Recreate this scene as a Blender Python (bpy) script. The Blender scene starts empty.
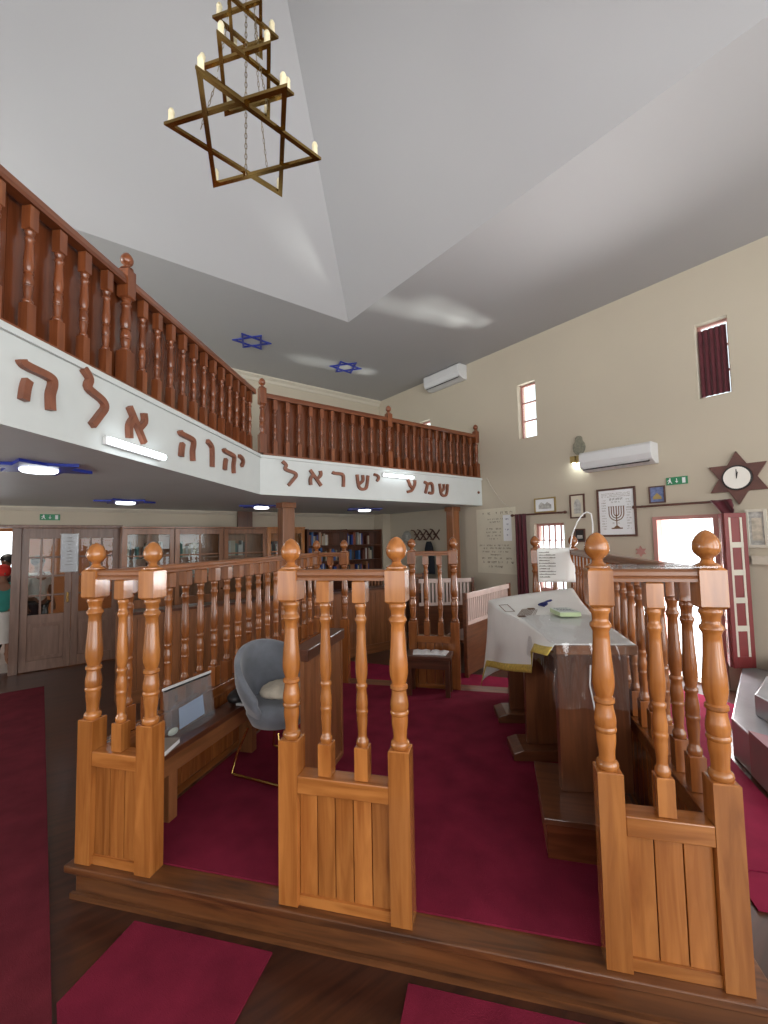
import bpy, bmesh, math, random
from math import sin, cos, pi, radians as rad, hypot, atan2
from mathutils import Vector, Matrix
random.seed(7)
S = bpy.context.scene
C = S.collection

# ------------------------------------------------------------------ materials
MATS = {}
def newmat(name):
    m = bpy.data.materials.new(name); m.use_nodes = True
    nt = m.node_tree; nt.nodes.clear()
    out = nt.nodes.new('ShaderNodeOutputMaterial')
    MATS[name] = m
    return m, nt, out
def N(nt, t, **kw):
    n = nt.nodes.new(t)
    for k, v in kw.items():
        if k in n.inputs.keys(): n.inputs[k].default_value = v
        else: setattr(n, k, v)
    return n
def c4(c): return (c[0], c[1], c[2], 1)
def plain(name, col, rough=.6, metal=0, var=.08, scale=6, bump=0, bscale=60, coat=0, sheen=0, spec=.5):
    m, nt, out = newmat(name)
    b = N(nt, 'ShaderNodeBsdfPrincipled', Roughness=rough, Metallic=metal)
    b.inputs['Coat Weight'].default_value = coat; b.inputs['Coat Roughness'].default_value = .08
    b.inputs['Sheen Weight'].default_value = sheen
    b.inputs['Specular IOR Level'].default_value = spec
    tc = N(nt, 'ShaderNodeTexCoord')
    nz = N(nt, 'ShaderNodeTexNoise', Scale=scale, Detail=4)
    nt.links.new(tc.outputs['Object'], nz.inputs['Vector'])
    cr = N(nt, 'ShaderNodeValToRGB')
    cr.color_ramp.elements[0].position = .3; cr.color_ramp.elements[1].position = .7
    cr.color_ramp.elements[0].color = c4([x*(1-var) for x in col]); cr.color_ramp.elements[1].color = c4([min(1, x*(1+var)) for x in col])
    nt.links.new(nz.outputs['Fac'], cr.inputs['Fac']); nt.links.new(cr.outputs['Color'], b.inputs['Base Color'])
    if bump:
        n2 = N(nt, 'ShaderNodeTexNoise', Scale=bscale, Detail=3)
        nt.links.new(tc.outputs['Object'], n2.inputs['Vector'])
        bp = N(nt, 'ShaderNodeBump', Strength=bump, Distance=.01)
        nt.links.new(n2.outputs['Fac'], bp.inputs['Height']); nt.links.new(bp.outputs['Normal'], b.inputs['Normal'])
    nt.links.new(b.outputs['BSDF'], out.inputs['Surface'])
    return m
def wood(name, dark, light, axis='z', rough=.28, coat=.35, island=.25, scale=1.0):
    m, nt, out = newmat(name)
    b = N(nt, 'ShaderNodeBsdfPrincipled', Roughness=rough)
    b.inputs['Coat Weight'].default_value = coat; b.inputs['Coat Roughness'].default_value = .1
    tc = N(nt, 'ShaderNodeTexCoord'); mp = N(nt, 'ShaderNodeMapping')
    sc = {'x': (1.2, 14, 14), 'y': (14, 1.2, 14), 'z': (14, 14, 1.2)}[axis]
    mp.inputs['Scale'].default_value = [s*scale for s in sc]
    geo = N(nt, 'ShaderNodeNewGeometry'); oi = N(nt, 'ShaderNodeObjectInfo')
    ad = N(nt, 'ShaderNodeMath', operation='ADD')
    nt.links.new(geo.outputs['Random Per Island'], ad.inputs[0]); nt.links.new(oi.outputs['Random'], ad.inputs[1])
    mu = N(nt, 'ShaderNodeMath', operation='MULTIPLY'); mu.inputs[1].default_value = 17
    nt.links.new(ad.outputs[0], mu.inputs[0])
    va = N(nt, 'ShaderNodeVectorMath', operation='ADD')
    nt.links.new(tc.outputs['Object'], va.inputs[0]); nt.links.new(mu.outputs[0], va.inputs[1])
    nt.links.new(va.outputs[0], mp.inputs['Vector'])
    nz = N(nt, 'ShaderNodeTexNoise', Scale=1.6, Detail=6, Distortion=.7)
    nt.links.new(mp.outputs[0], nz.inputs['Vector'])
    cr = N(nt, 'ShaderNodeValToRGB')
    cr.color_ramp.elements[0].position = .32; cr.color_ramp.elements[1].position = .68
    cr.color_ramp.elements[0].color = c4(dark); cr.color_ramp.elements[1].color = c4(light)
    nt.links.new(nz.outputs['Fac'], cr.inputs['Fac'])
    hs = N(nt, 'ShaderNodeHueSaturation')
    fr = N(nt, 'ShaderNodeMath', operation='FRACT'); nt.links.new(ad.outputs[0], fr.inputs[0])
    mr = N(nt, 'ShaderNodeMapRange'); mr.inputs['To Min'].default_value = 1-island; mr.inputs['To Max'].default_value = 1+island
    nt.links.new(fr.outputs[0], mr.inputs['Value']); nt.links.new(mr.outputs[0], hs.inputs['Value'])
    nt.links.new(cr.outputs['Color'], hs.inputs['Color']); nt.links.new(hs.outputs['Color'], b.inputs['Base Color'])
    bp = N(nt, 'ShaderNodeBump', Strength=.08, Distance=.004)
    nt.links.new(nz.outputs['Fac'], bp.inputs['Height']); nt.links.new(bp.outputs['Normal'], b.inputs['Normal'])
    nt.links.new(b.outputs['BSDF'], out.inputs['Surface'])
    return m
def glassy(name, tint=(1, 1, 1), gloss=.06, rough=.02, milky=0):
    m, nt, out = newmat(name)
    tr = N(nt, 'ShaderNodeBsdfTransparent'); tr.inputs['Color'].default_value = c4(tint)
    gl = N(nt, 'ShaderNodeBsdfGlossy', Roughness=rough)
    lw = N(nt, 'ShaderNodeLayerWeight', Blend=.25)
    mr = N(nt, 'ShaderNodeMapRange'); mr.inputs['To Min'].default_value = gloss; mr.inputs['To Max'].default_value = .28
    nt.links.new(lw.outputs['Fresnel'], mr.inputs['Value'])
    mx = N(nt, 'ShaderNodeMixShader'); nt.links.new(mr.outputs[0], mx.inputs[0])
    nt.links.new(tr.outputs[0], mx.inputs[1]); nt.links.new(gl.outputs[0], mx.inputs[2])
    last = mx
    if milky:
        df = N(nt, 'ShaderNodeBsdfDiffuse'); df.inputs['Color'].default_value = (.8, .82, .85, 1)
        m2 = N(nt, 'ShaderNodeMixShader'); m2.inputs[0].default_value = milky
        nt.links.new(mx.outputs[0], m2.inputs[1]); nt.links.new(df.outputs[0], m2.inputs[2]); last = m2
    nt.links.new(last.outputs[0], out.inputs['Surface'])
    return m
def emit(name, col, st):
    m, nt, out = newmat(name)
    e = N(nt, 'ShaderNodeEmission', Strength=st); e.inputs['Color'].default_value = c4(col)
    nt.links.new(e.outputs[0], out.inputs['Surface']); return m

for ax in 'xyz':
    wood('shaded_oak_'+ax, (.17, .050, .012), (.30, .100, .026), ax, .24, .5, .14)  # oak copy for side and back railings, their shade put into the colour
    wood('tablewood_'+ax, (.085, .028, .012), (.16, .055, .022), ax, .3, .3, .12)
    wood('backboard_'+ax, (.085, .022, .008), (.15, .043, .016), ax, .2, .5, .12)
    wood('oak_'+ax, (.27, .088, .018), (.46, .175, .043), ax, .24, .5, .16)          # honey varnish of the platform railings
    wood('redwood_'+ax, (.12, .032, .011), (.225, .066, .022), ax, .28, .4, .12)      # redder balcony railing
    wood('darkwood_'+ax, (.055, .017, .008), (.105, .034, .015), ax, .3, .3, .15)
    wood('midwood_'+ax, (.17, .062, .022), (.28, .108, .042), ax, .35, .2, .14)
wood('doorwood', (.125, .062, .040), (.20, .108, .072), 'z', .4, .1, .08)
wood('parquet', (.030, .010, .006), (.070, .022, .011), 'x', .30, .22, .3)
wood('stepwood', (.048, .017, .007), (.17, .062, .021), 'x', .3, .3, .12)
plain('carpet_dark', (.125, .017, .026), .95, var=.2, scale=5, bump=.35, bscale=260, spec=.1)
plain('carpet', (.172, .014, .034), .95, var=.2, scale=5, bump=.35, bscale=260, spec=.1)
plain('carpet_daylit', (.24, .016, .050), .95, var=.14, scale=5, bump=.35, bscale=260, spec=.1)  # brighter copy of the burgundy carpet, doorway daylight put into its colour
plain('wallpaint', (.49, .43, .335), .75, var=.025, scale=1.3, bump=.03, bscale=30)
plain('ceilpaint', (.40, .395, .40), .6, var=.02, scale=.7)
plain('whitepaint', (.56, .59, .58), .5, var=.02)
plain('trimpaint', (.54, .49, .40), .6, var=.03)
plain('velvet', (.16, .175, .205), .8, var=.2, scale=9, sheen=.5, bump=.05, bscale=200)
plain('tancloth', (.52, .47, .38), .9, var=.15, scale=18, bump=.15, bscale=60)
plain('gold', (.75, .50, .18), .22, 1, var=.05)
plain('brass', (.46, .30, .10), .17, 1, var=.4, scale=3)
plain('chain', (.22, .17, .10), .4, 1, var=.1)
plain('candle', (.82, .72, .48), .5, var=.04)
plain('blue', (.010, .028, .30), .35, var=.1)
plain('letterwood', (.20, .070, .038), .45, var=.2, scale=14)
plain('plasticwhite', (.62, .62, .62), .35, var=.01)
plain('plasticgrey', (.45, .45, .45), .4, var=.02)
plain('black', (.012, .011, .011), .5, var=.2)
plain('coatcloth', (.012, .014, .02), .9, var=.2, scale=12)
plain('hatcloth', (.30, .29, .26), .9, var=.2, scale=20)
plain('curtain', (.075, .005, .011), .85, var=.15, scale=8, sheen=.3)
plain('cloth', (.90, .90, .87), .85, var=.03, scale=5)
plain('fringe', (.62, .46, .10), .55, var=.3, scale=60)
plain('paper', (.78, .79, .80), .7, var=.02)
plain('bluepaper', (.42, .55, .80), .6, var=.03)
plain('parchment', (.62, .57, .45), .8, var=.06, scale=3)
plain('ink', (.10, .075, .05), .8, var=.1)
plain('palink', (.30, .26, .22), .8, var=.1)
plain('inkbrown', (.17, .085, .04), .7, var=.1)
plain('navy', (.012, .016, .11), .8, var=.2)
plain('greenbook', (.50, .62, .36), .5, var=.05)
plain('palegreen', (.70, .78, .72), .5, var=.03)
plain('exitgreen', (.010, .20, .075), .4, var=.05)
plain('redframe', (.20, .030, .030), .4, var=.1, coat=.2)
plain('pinkframe', (.45, .22, .19), .45, var=.08)
plain('framewood', (.085, .032, .02), .4, var=.2, scale=20)
plain('framepale', (.60, .56, .47), .6, var=.05)
plain('framegold', (.36, .26, .10), .4, .6, var=.2)
plain('pictgrey', (.42, .41, .38), .6, var=.35, scale=22)
plain('pictblue', (.13, .17, .33), .5, var=.35, scale=26)
plain('pictbeige', (.50, .45, .36), .6, var=.3, scale=18)
plain('starwood', (.105, .035, .024), .42, var=.25, scale=9)
plain('clockface', (.80, .77, .70), .4, var=.02)
plain('ornament', (.20, .19, .14), .6, var=.3, scale=30)
plain('marble', (.37, .39, .42), .22, var=.08, scale=4, coat=.3)
plain('burgundy', (.20, .012, .035), .8, var=.15, scale=8, sheen=.4)
plain('bench_glare', (.60, .47, .42), .38, var=.08, coat=.3)  # bench slats paled, the light glare on them put into the colour
plain('skin', (.24, .11, .065), .55, var=.05)
plain('teal', (.035, .24, .20), .85, var=.12, scale=9)
plain('redcloth', (.62, .030, .022), .85, var=.12, scale=9)
plain('darkcloth', (.018, .016, .018), .9, var=.2, scale=9)
plain('lobbywall', (.70, .29, .12), .8, var=.04)
plain('lobbyfloor', (.55, .50, .46), .5, var=.1)
glassy('glass', (.92, .95, .95), .012)
glassy('clearplastic', (.95, .96, .97), .07, .07, .025)
glassy('bagplastic', (.88, .88, .86), .08, .10, .10)
emit('tube', (.88, .95, 1), 9)
emit('led', (.90, .95, 1), 8)
emit('sconcelamp', (.93, 1, .96), 25)
BOOKC = []
for i, col in enumerate([(.10, .03, .02), (.02, .05, .22), (.30, .25, .18), (.04, .12, .30), (.38, .33, .25), (.05, .05, .05), (.22, .06, .03), (.45, .44, .42), (.03, .12, .10), (.30, .13, .06)]):
    plain('bookcover%d' % i, col, .5, var=.1); BOOKC.append('bookcover%d' % i)

# ------------------------------------------------------------------ mesh helpers
class MB:
    def __init__(s): s.v = []; s.f = []; s.mi = []; s.cur = 0
    def add(s, vs, fs):
        o = len(s.v); s.v += [tuple(v) for v in vs]
        for f in fs: s.f.append([o+i for i in f]); s.mi.append(s.cur)
        return s
    def box(s, x0, x1, y0, y1, z0, z1):
        if x0 > x1: x0, x1 = x1, x0
        if y0 > y1: y0, y1 = y1, y0
        if z0 > z1: z0, z1 = z1, z0
        return s.add([(x, y, z) for x in (x0, x1) for y in (y0, y1) for z in (z0, z1)],
                     [(0, 1, 3, 2), (4, 6, 7, 5), (0, 4, 5, 1), (2, 3, 7, 6), (0, 2, 6, 4), (1, 5, 7, 3)])
    def prism(s, poly, a, b, axis='z'):
        n = len(poly)
        ar = sum(poly[i][0]*poly[(i+1) % n][1]-poly[(i+1) % n][0]*poly[i][1] for i in range(n))
        if ar < 0: poly = poly[::-1]
        def P(p, t): return {'z': (p[0], p[1], t), 'y': (p[0], t, p[1]), 'x': (t, p[0], p[1])}[axis]
        vs = [P(p, a) for p in poly]+[P(p, b) for p in poly]
        fs = [tuple(range(n))[::-1], tuple(range(n, 2*n))]+[(i, (i+1) % n, n+(i+1) % n, n+i) for i in range(n)]
        if axis == 'y': fs = [f[::-1] for f in fs]
        if b < a: fs = [f[::-1] for f in fs]
        return s.add(vs, fs)
    def lathe(s, prof, seg=20, cx=0, cy=0, cz=0, mat=None):
        vs = []; fs = []
        for z, r in prof:
            for k in range(seg):
                a = 2*pi*k/seg; p = Vector((r*cos(a), r*sin(a), z))
                if mat: p = mat @ p
                vs.append((p.x+cx, p.y+cy, p.z+cz))
        n = len(prof)
        for i in range(n-1):
            for k in range(seg):
                fs.append((i*seg+k, i*seg+(k+1) % seg, (i+1)*seg+(k+1) % seg, (i+1)*seg+k))
        fs.append(tuple(range(seg))[::-1]); fs.append(tuple((n-1)*seg+k for k in range(seg)))
        if prof[0][0] > prof[-1][0]: fs = [f[::-1] for f in fs]
        return s.add(vs, fs)
    def tube(s, pts, r, seg=8, closed=False):
        pts = [Vector(p) for p in pts]; n = len(pts); vs = []; fs = []; prev = None
        for i, p in enumerate(pts):
            if closed: t = (pts[(i+1) % n]-pts[i-1])
            else: t = pts[min(i+1, n-1)]-pts[max(i-1, 0)]
            t.normalize()
            if prev is None:
                a = Vector((0, 0, 1)) if abs(t.z) < .9 else Vector((1, 0, 0))
                u = t.cross(a).normalized()
            else: u = (prev-t*prev.dot(t)).normalized()
            prev = u; w = t.cross(u)
            rr = r[i] if isinstance(r, (list, tuple)) else r
            for k in range(seg):
                a = 2*pi*k/seg; q = p+(u*cos(a)+w*sin(a))*rr; vs.append(tuple(q))
        for i in range(n if closed else n-1):
            j = (i+1) % n
            for k in range(seg): fs.append((i*seg+k, i*seg+(k+1) % seg, j*seg+(k+1) % seg, j*seg+k))
        if not closed: fs.append(tuple(range(seg))[::-1]); fs.append(tuple((n-1)*seg+k for k in range(seg)))
        return s.add(vs, fs)
    def bar(s, a, b, w, h, up=(0, 0, 1)):
        a = Vector(a); b = Vector(b); t = (b-a).normalized(); u = Vector(up)
        sd = t.cross(u).normalized()*w/2; uu = sd.cross(t).normalized()*h/2
        vs = [a-sd-uu, a+sd-uu, a+sd+uu, a-sd+uu, b-sd-uu, b+sd-uu, b+sd+uu, b-sd+uu]
        return s.add(vs, [(0, 1, 2, 3), (7, 6, 5, 4), (0, 4, 5, 1), (1, 5, 6, 2), (2, 6, 7, 3), (3, 7, 4, 0)])
    def ball(s, c, rx, ry, rz, seg=16, rings=10):
        prof = [(-cos(pi*i/rings), max(1e-4, sin(pi*i/rings))) for i in range(rings+1)]
        return s.lathe([(z, r) for z, r in prof], seg, c[0], c[1], c[2], Matrix.Diagonal((rx, ry, rz)))
    def ribbon(s, pts, w, d0, d1, flip=1):
        """flat stroke in the local xz plane, extruded along y from d0 to d1"""
        P = [Vector((p[0], p[1])) for p in pts]; n = len(P); L = []; Rr = []
        for i in range(n):
            t = (P[min(i+1, n-1)]-P[max(i-1, 0)]).normalized(); nn = Vector((-t.y, t.x))
            ww = w[i] if isinstance(w, (list, tuple)) else w
            L.append(P[i]+nn*ww/2); Rr.append(P[i]-nn*ww/2)
        for i in range(n-1):
            s.prism([tuple(L[i]), tuple(L[i+1]), tuple(Rr[i+1]), tuple(Rr[i])], d0, d1, 'y')
        return s
    def grid(s, fn, nu, nv):
        vs = [fn(i/nu, j/nv) for j in range(nv+1) for i in range(nu+1)]
        fs = [(j*(nu+1)+i, j*(nu+1)+i+1, (j+1)*(nu+1)+i+1, (j+1)*(nu+1)+i) for j in range(nv) for i in range(nu)]
        return s.add(vs, fs)
    def mesh(s, name, mats, smooth=None):
        me = bpy.data.meshes.new(name); me.from_pydata(s.v, [], s.f)
        if isinstance(mats, str): mats = [mats]
        for m in mats: me.materials.append(MATS[m])
        if len(mats) > 1:
            for p, i in zip(me.polygons, s.mi): p.material_index = i
        bm = bmesh.new(); bm.from_mesh(me); bmesh.ops.recalc_face_normals(bm, faces=bm.faces); bm.to_mesh(me); bm.free()
        if smooth:
            for p in me.polygons: p.use_smooth = True
            me.set_sharp_from_angle(angle=rad(smooth))
        me.update(); return me
class Frame:
    def __init__(s, ox, oy, deg): s.o = Vector((ox, oy, 0)); s.a = rad(deg)
    def w(s, x, y, z=0): return Vector((s.o.x+x*cos(s.a)-y*sin(s.a), s.o.y+x*sin(s.a)+y*cos(s.a), z))
R = Frame(-.069, 10.297, 37.79)       # the room: x along the back wall, y along the right wall, corner at 0,0
B = Frame(0, 0, -14.1)                # the railed platform
def put(o, fr, loc, rot=0):
    o.location = fr.w(*loc); o.rotation_euler = (0, 0, fr.a+rad(rot)); return o
def tag(o, label, cat, group=None):
    o['label'] = label; o['category'] = cat
    if group: o['group'] = group
    return o
def thing(name, label, cat, fr, loc, rot=0, group=None):
    o = bpy.data.objects.new(name, None); C.objects.link(o); o.empty_display_size = .1
    put(o, fr, loc, rot); return tag(o, label, cat, group)
def raw(name, me, parent=None, loc=(0, 0, 0), rot=(0, 0, 0), bevel=0, label=None):
    o = bpy.data.objects.new(name, me); C.objects.link(o)
    if parent: o.parent = parent
    o.location = loc; o.rotation_euler = rot
    if bevel:
        b = o.modifiers.new('bevel', 'BEVEL'); b.width = bevel; b.segments = 2; b.limit_method = 'ANGLE'; b.angle_limit = rad(40)
    if label: o['label'] = label
    return o
def part(name, mb, mats, parent, bevel=0, smooth=None, label=None, loc=(0, 0, 0), rot=(0, 0, 0)):
    return raw(name, mb.mesh(name, mats, smooth), parent, loc, rot, bevel, label)
def single(name, mb, mats, label, cat, fr, loc, rot=0, group=None, bevel=0, smooth=None):
    o = raw(name, mb.mesh(name, mats, smooth), bevel=bevel); put(o, fr, loc, rot); return tag(o, label, cat, group)
def struct(name, mb, mats, fr=R, loc=(0, 0, 0), rot=0, bevel=0, smooth=None):
    o = raw(name, mb.mesh(name, mats, smooth), bevel=bevel); put(o, fr, loc, rot); o['kind'] = 'structure'; return o

# ------------------------------------------------------------------ camera
F, PITCH, ROLL, EYE = 442.2, rad(3.661), rad(-1.09), 1.78
fw = Vector((0, cos(PITCH), sin(PITCH))); up0 = Vector((0, -sin(PITCH), cos(PITCH))); rt0 = Vector((1, 0, 0))
rt = cos(ROLL)*rt0+sin(ROLL)*up0; up = -sin(ROLL)*rt0+cos(ROLL)*up0
cd = bpy.data.cameras.new('camera'); cam = bpy.data.objects.new('camera', cd); C.objects.link(cam)
cd.sensor_fit = 'HORIZONTAL'; cd.sensor_width = 36; cd.lens = 36*F/768; cd.clip_start = .05
M4 = Matrix.Identity(4)
for i in range(3): M4[i][0] = rt[i]; M4[i][1] = up[i]; M4[i][2] = -fw[i]
M4[2][3] = EYE
cam.matrix_world = M4
S.camera = cam

# ------------------------------------------------------------------ the room
ZC = 5.054
ZG0, ZG1 = 2.369, 2.86
PL, QN = -10.4, -11.6                    # left wall and the wall behind the camera
struct('floor', MB().box(PL-.3, .3, QN-.3, 5.0, -.15, 0), 'parquet')
def wall(name, axis, pos, thick, a0, a1, z0, z1, holes, mats='wallpaint'):
    """wall along an axis with rectangular openings (a0,a1,z0,z1)"""
    mb = MB(); xs = sorted({a0, a1} | {h[0] for h in holes} | {h[1] for h in holes}); zs = sorted({z0, z1} | {h[2] for h in holes} | {h[3] for h in holes})
    for i in range(len(xs)-1):
        run = None
        for j in range(len(zs)-1):
            cx, cz = (xs[i]+xs[i+1])/2, (zs[j]+zs[j+1])/2
            hole = any(h[0] < cx < h[1] and h[2] < cz < h[3] for h in holes)
            if not hole:
                if run is None: run = zs[j]
                end = zs[j+1]
            if (hole or j == len(zs)-2) and run is not None:
                if axis == 'x': mb.box(xs[i], xs[i+1], pos, pos+thick, run, end)
                else: mb.box(pos, pos+thick, xs[i], xs[i+1], run, end)
                run = None
    return struct(name, mb, mats)
HI = [(-4.16, -3.82, 3.41, 4.33), (-6.70, -6.375, 3.41, 4.33), (-1.72, -1.40, 3.33, 4.25)]
WIN1 = (-4.55, -4.04, .93, 2.0); DOOR2 = (-6.49, -5.79, .02, 2.015)
wall('wall_right', 'y', 0, .22, QN, 0, 0, ZC, HI+[WIN1, DOOR2])
wall('wall_back', 'x', 0, .22, PL, .22, 0, ZC, [(-7.75, -5.22, 0, 2.10)])
wall('wall_left', 'y', PL-.22, .22, QN, 5, 0, ZC, [(-10.6, -8.4, .9, 4.4), (-7.6, -5.4, .9, 2.1), (-3.5, -1.5, .9, 2.0), (-5.6, -.9, 3.2, 4.9)])  # last, high opening is added to admit light onto the gallery ceiling
wall('wall_front', 'x', QN-.22, .22, PL-.22, .22, 0, ZC, [(-10.1, -8.3, .7, 4.6), (-7.6, -5.8, .7, 4.6), (-5.1, -3.3, .7, 4.6), (-2.6, -.8, .7, 4.6)])
# ceiling: flat border round a pyramid-shaped recess
r0, r1, s0, s1 = -7.81, -2.69, -8.06, -2.80
ap = ((r0+r1)/2, (s0+s1)/2, 7.22)
o0, o1, q0, q1 = PL-.22, .22, QN-.22, .22
mb = MB()
mb.add([(o0, q0, ZC), (o1, q0, ZC), (o1, q1, ZC), (o0, q1, ZC), (r0, s0, ZC), (r1, s0, ZC), (r1, s1, ZC), (r0, s1, ZC), ap],
       [(0, 1, 5, 4), (1, 2, 6, 5), (2, 3, 7, 6), (3, 0, 4, 7), (4, 5, 8), (5, 6, 8), (6, 7, 8), (7, 4, 8)])
cl = struct('ceiling', mb, 'ceilpaint')
sm = cl.modifiers.new('thick', 'SOLIDIFY'); sm.thickness = .12; sm.offset = 1
# make sure the slab grows upwards
if sum(p.normal.z for p in cl.data.polygons) < 0: sm.offset = -1
# cornices
def cornice(name, pts):
    mb = MB(); mb.prism(pts, PL, -.002, 'x'); return struct(name, mb, 'trimpaint')
cornice('trim_1', [(-.001, ZC-.12), (-.02, ZC-.12), (-.035, ZC-.07), (-.08, ZC-.03), (-.08, ZC-.001), (-.001, ZC-.001)])
cornice('trim_2', [(-.001, 2.30), (-.015, 2.30), (-.05, 2.345), (-.05, 2.368), (-.001, 2.368)])
# gallery slab
GL = Vector((-.684, -.730)).normalized(); GC = Vector((-4.15, -3.0)); GE = GC+GL*5.4
def gallery_poly(off=0):
    return [(-.001, GC.y+off), (GC.x+off*.42, GC.y+off), (GE.x+off, GE.y+off), (PL+.001, GE.y+off), (PL+.001, -.001), (-.001, -.001)]
struct('gallery_slab', MB().prism(gallery_poly(), ZG0, ZG1), 'whitepaint')
# bead along the top of the fascia
mb = MB()
GN = Vector((GL.y, -GL.x))   # outward normal of the angled side
if GN.y > 0: GN = -GN
def along(d, off, z):        # point along the angled fascia, d<=0 measured from the corner
    p = GC-GL*(d)+GN*off; return (p.x, p.y, z)
mb.box(GC.x, -.002, GC.y-.022, GC.y-.001, ZG1-.035, ZG1)
ang = math.degrees(atan2(-GL.y, -GL.x))
struct('trim_3', mb, 'whitepaint')
LF = Frame(R.w(GC.x, GC.y).x, R.w(GC.x, GC.y).y, 37.79+ang)   # x runs towards the corner, y inwards
struct('trim_4', MB().box(-5.4, .0, -.022, -.001, ZG1-.035, ZG1), 'whitepaint', LF)
# posts below the gallery and the stub on the back wall
for i, (p, q, s) in enumerate([(-3.36, -2.05, .19), (-.27, -2.52, .17)]):
    mb = MB().box(-s/2, s/2, -s/2, s/2, .12, ZG0-.08)
    mb.box(-s/2-.02, s/2+.02, -s/2-.02, s/2+.02, 0, .12); mb.box(-s/2-.018, s/2+.018, -s/2-.018, s/2+.018, ZG0-.08, ZG0-.001)
    o = struct('pillar', mb, 'midwood_z', R, (p, q, 0), bevel=.006)
struct('pillar', MB().box(-3.40, -3.13, -.12, -.051, 2.075, ZG0-.001), 'darkwood_z')
struct('pilaster', MB().box(-.22, -.001, -.34, -.001, 0, ZG0-.001), 'wallpaint')
# lobby beyond the doorway
lob = MB()
lob.box(PL, -4.2, 3.4, 3.6, 0, .95); lob.box(PL, -4.2, 3.4, 3.6, 2.1, 2.6); lob.box(PL, -7.9, 3.4, 3.6, .95, 2.1); lob.box(-6.70, -4.2, 3.4, 3.6, .95, 2.1)
struct('wall_lobby', lob, 'lobbywall')
struct('wall_lobby_side', MB().box(-4.4, -4.2, .22, 3.4, 0, 2.6), 'lobbywall')
struct('ceiling_lobby', MB().box(PL, -4.2, .22, 3.6, 2.6, 2.7), 'whitepaint')
struct('floor_lobby', MB().box(PL, -4.4, .22, 3.4, .001, .006), 'lobbyfloor')

# ------------------------------------------------------------------ carpets
def carpet(name, fr, poly, label, m='carpet', z=.001):
    mb = MB().prism(poly, z, z+.009)
    return single(name, mb, m, label, 'carpet', fr, (0, 0, 0))
carpet('carpet', R, [(-8.3, -9.2), (-6.18, -9.2), (-6.18, -.95), (-8.3, -.95)], 'long burgundy carpet on the floor left of the railed platform', 'carpet_dark')
carpet('carpet_runner', B, [(-1.715, 1.46), (-1.0, .90), (-1.0, 1.845), (-1.715, 1.845)], 'burgundy carpet runner leading to the left entrance of the platform')
carpet('carpet_runner', B, [(-.40, .62), (.395, .40), (.395, 1.845), (-.40, 1.845)], 'burgundy carpet runner at the bottom edge leading to the right entrance of the platform')
carpet('carpet', B, [(1.12, 2.84), (1.70, 2.84), (1.70, 3.63), (1.75, 4.24), (2.35, 5.45), (1.85, 6.1), (1.12, 6.1)], 'daylight-brightened carpet on the floor between the platform and the grey marble steps', 'carpet_daylit')
carpet('carpet', B, [(1.14, 2.56), (1.70, 2.56), (1.70, 2.825), (1.14, 2.825)], 'short strip of carpet at the right edge below the seam', 'carpet_daylit')
carpet('carpet', B, [(-2.3, 5.22), (.40, 5.22), (.25, 5.9), (-2.3, 6.35)], 'carpet on the floor behind the railed platform', 'carpet_daylit')

# ------------------------------------------------------------------ platform
ZP = .17
mb = MB()
mb.box(-2.14, .86, 1.908, 5.02, 0, ZP-.035)
mb.box(-2.175, .90, 1.868, 5.06, ZP-.035, ZP)
struct('platform', mb, 'stepwood', B, bevel=.006)
struct('trim_5', MB().box(-2.155, .875, 1.888, 1.907, .001, .028), 'stepwood', B)
mb = MB().prism([(-2.0, 1.988), (.71, 1.988), (.71, 4.84), (-2.0, 4.84)], ZP+.001, ZP+.010)
single('carpet', mb, 'carpet', 'burgundy carpet covering the top of the railed platform', 'carpet', B, (0, 0, 0))

# ------------------------------------------------------------------ turned railings
PROF = [(0, .036), (.012, .040), (.03, .040), (.042, .034), (.08, .031), (.095, .033), (.105, .040), (.122, .042), (.138, .036), (.155, .031),
        (.20, .032), (.28, .0345), (.36, .0385), (.43, .042), (.48, .0425), (.52, .039), (.55, .033), (.562, .032), (.572, .039), (.592, .040), (.604, .033),
        (.63, .034), (.67, .039), (.70, .041), (.73, .040), (.742, .037), (.752, .041), (.768, .041), (.778, .036), (.81, .037), (.84, .036), (.88, .032), (.92, .030), (.945, .031), (.955, .039), (.975, .043), (.99, .041), (1, .037)]
def turned(mb, z0, z1, k, seg=20):
    """turned shaft from z1 (top) down to z0"""
    mb.lathe([(z1-(z1-z0)*t, r*k) for t, r in PROF], seg)
def chamfer_block(mb, h, z0, z1, c=.010):
    def ring(s, z): return [(-s, -s, z), (s, -s, z), (s, s, z), (-s, s, z)]
    zs = [(h-c, z0), (h, z0+c), (h, z1-c), (h-c, z1)]
    vs = []
    for s, z in zs: vs += ring(s, z)
    fs = [(0, 3, 2, 1), (12, 13, 14, 15)]
    for i in range(3):
        for k in range(4): fs.append((i*4+k, i*4+(k+1) % 4, (i+1)*4+(k+1) % 4, (i+1)*4+k))
    mb.add(vs, fs)
CACHE = {}
def newel_mesh(key, h, zb, zl, zu, zt, k, m):
    if key not in CACHE:
        mb = MB(); chamfer_block(mb, h, zb, zl, .004); turned(mb, zl, zu, k); chamfer_block(mb, h, zu, zt)
        CACHE[key] = mb.mesh(key, m, 38)
    return CACHE[key]
def finial_mesh(key, zt, k, m):
    if key not in CACHE:
        pr = [(0, .046), (.006, .046), (.010, .036), (.016, .024), (.026, .019), (.034, .023), (.040, .032), (.046, .0375), (.052, .042), (.066, .0455), (.078, .0455), (.092, .042), (.106, .034), (.118, .024), (.126, .013), (.130, .003)]
        mb = MB().lathe([(zt+z*k, r*k*.95) for z, r in pr], 22); CACHE[key] = mb.mesh(key, m, 50)
    return CACHE[key]
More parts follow.
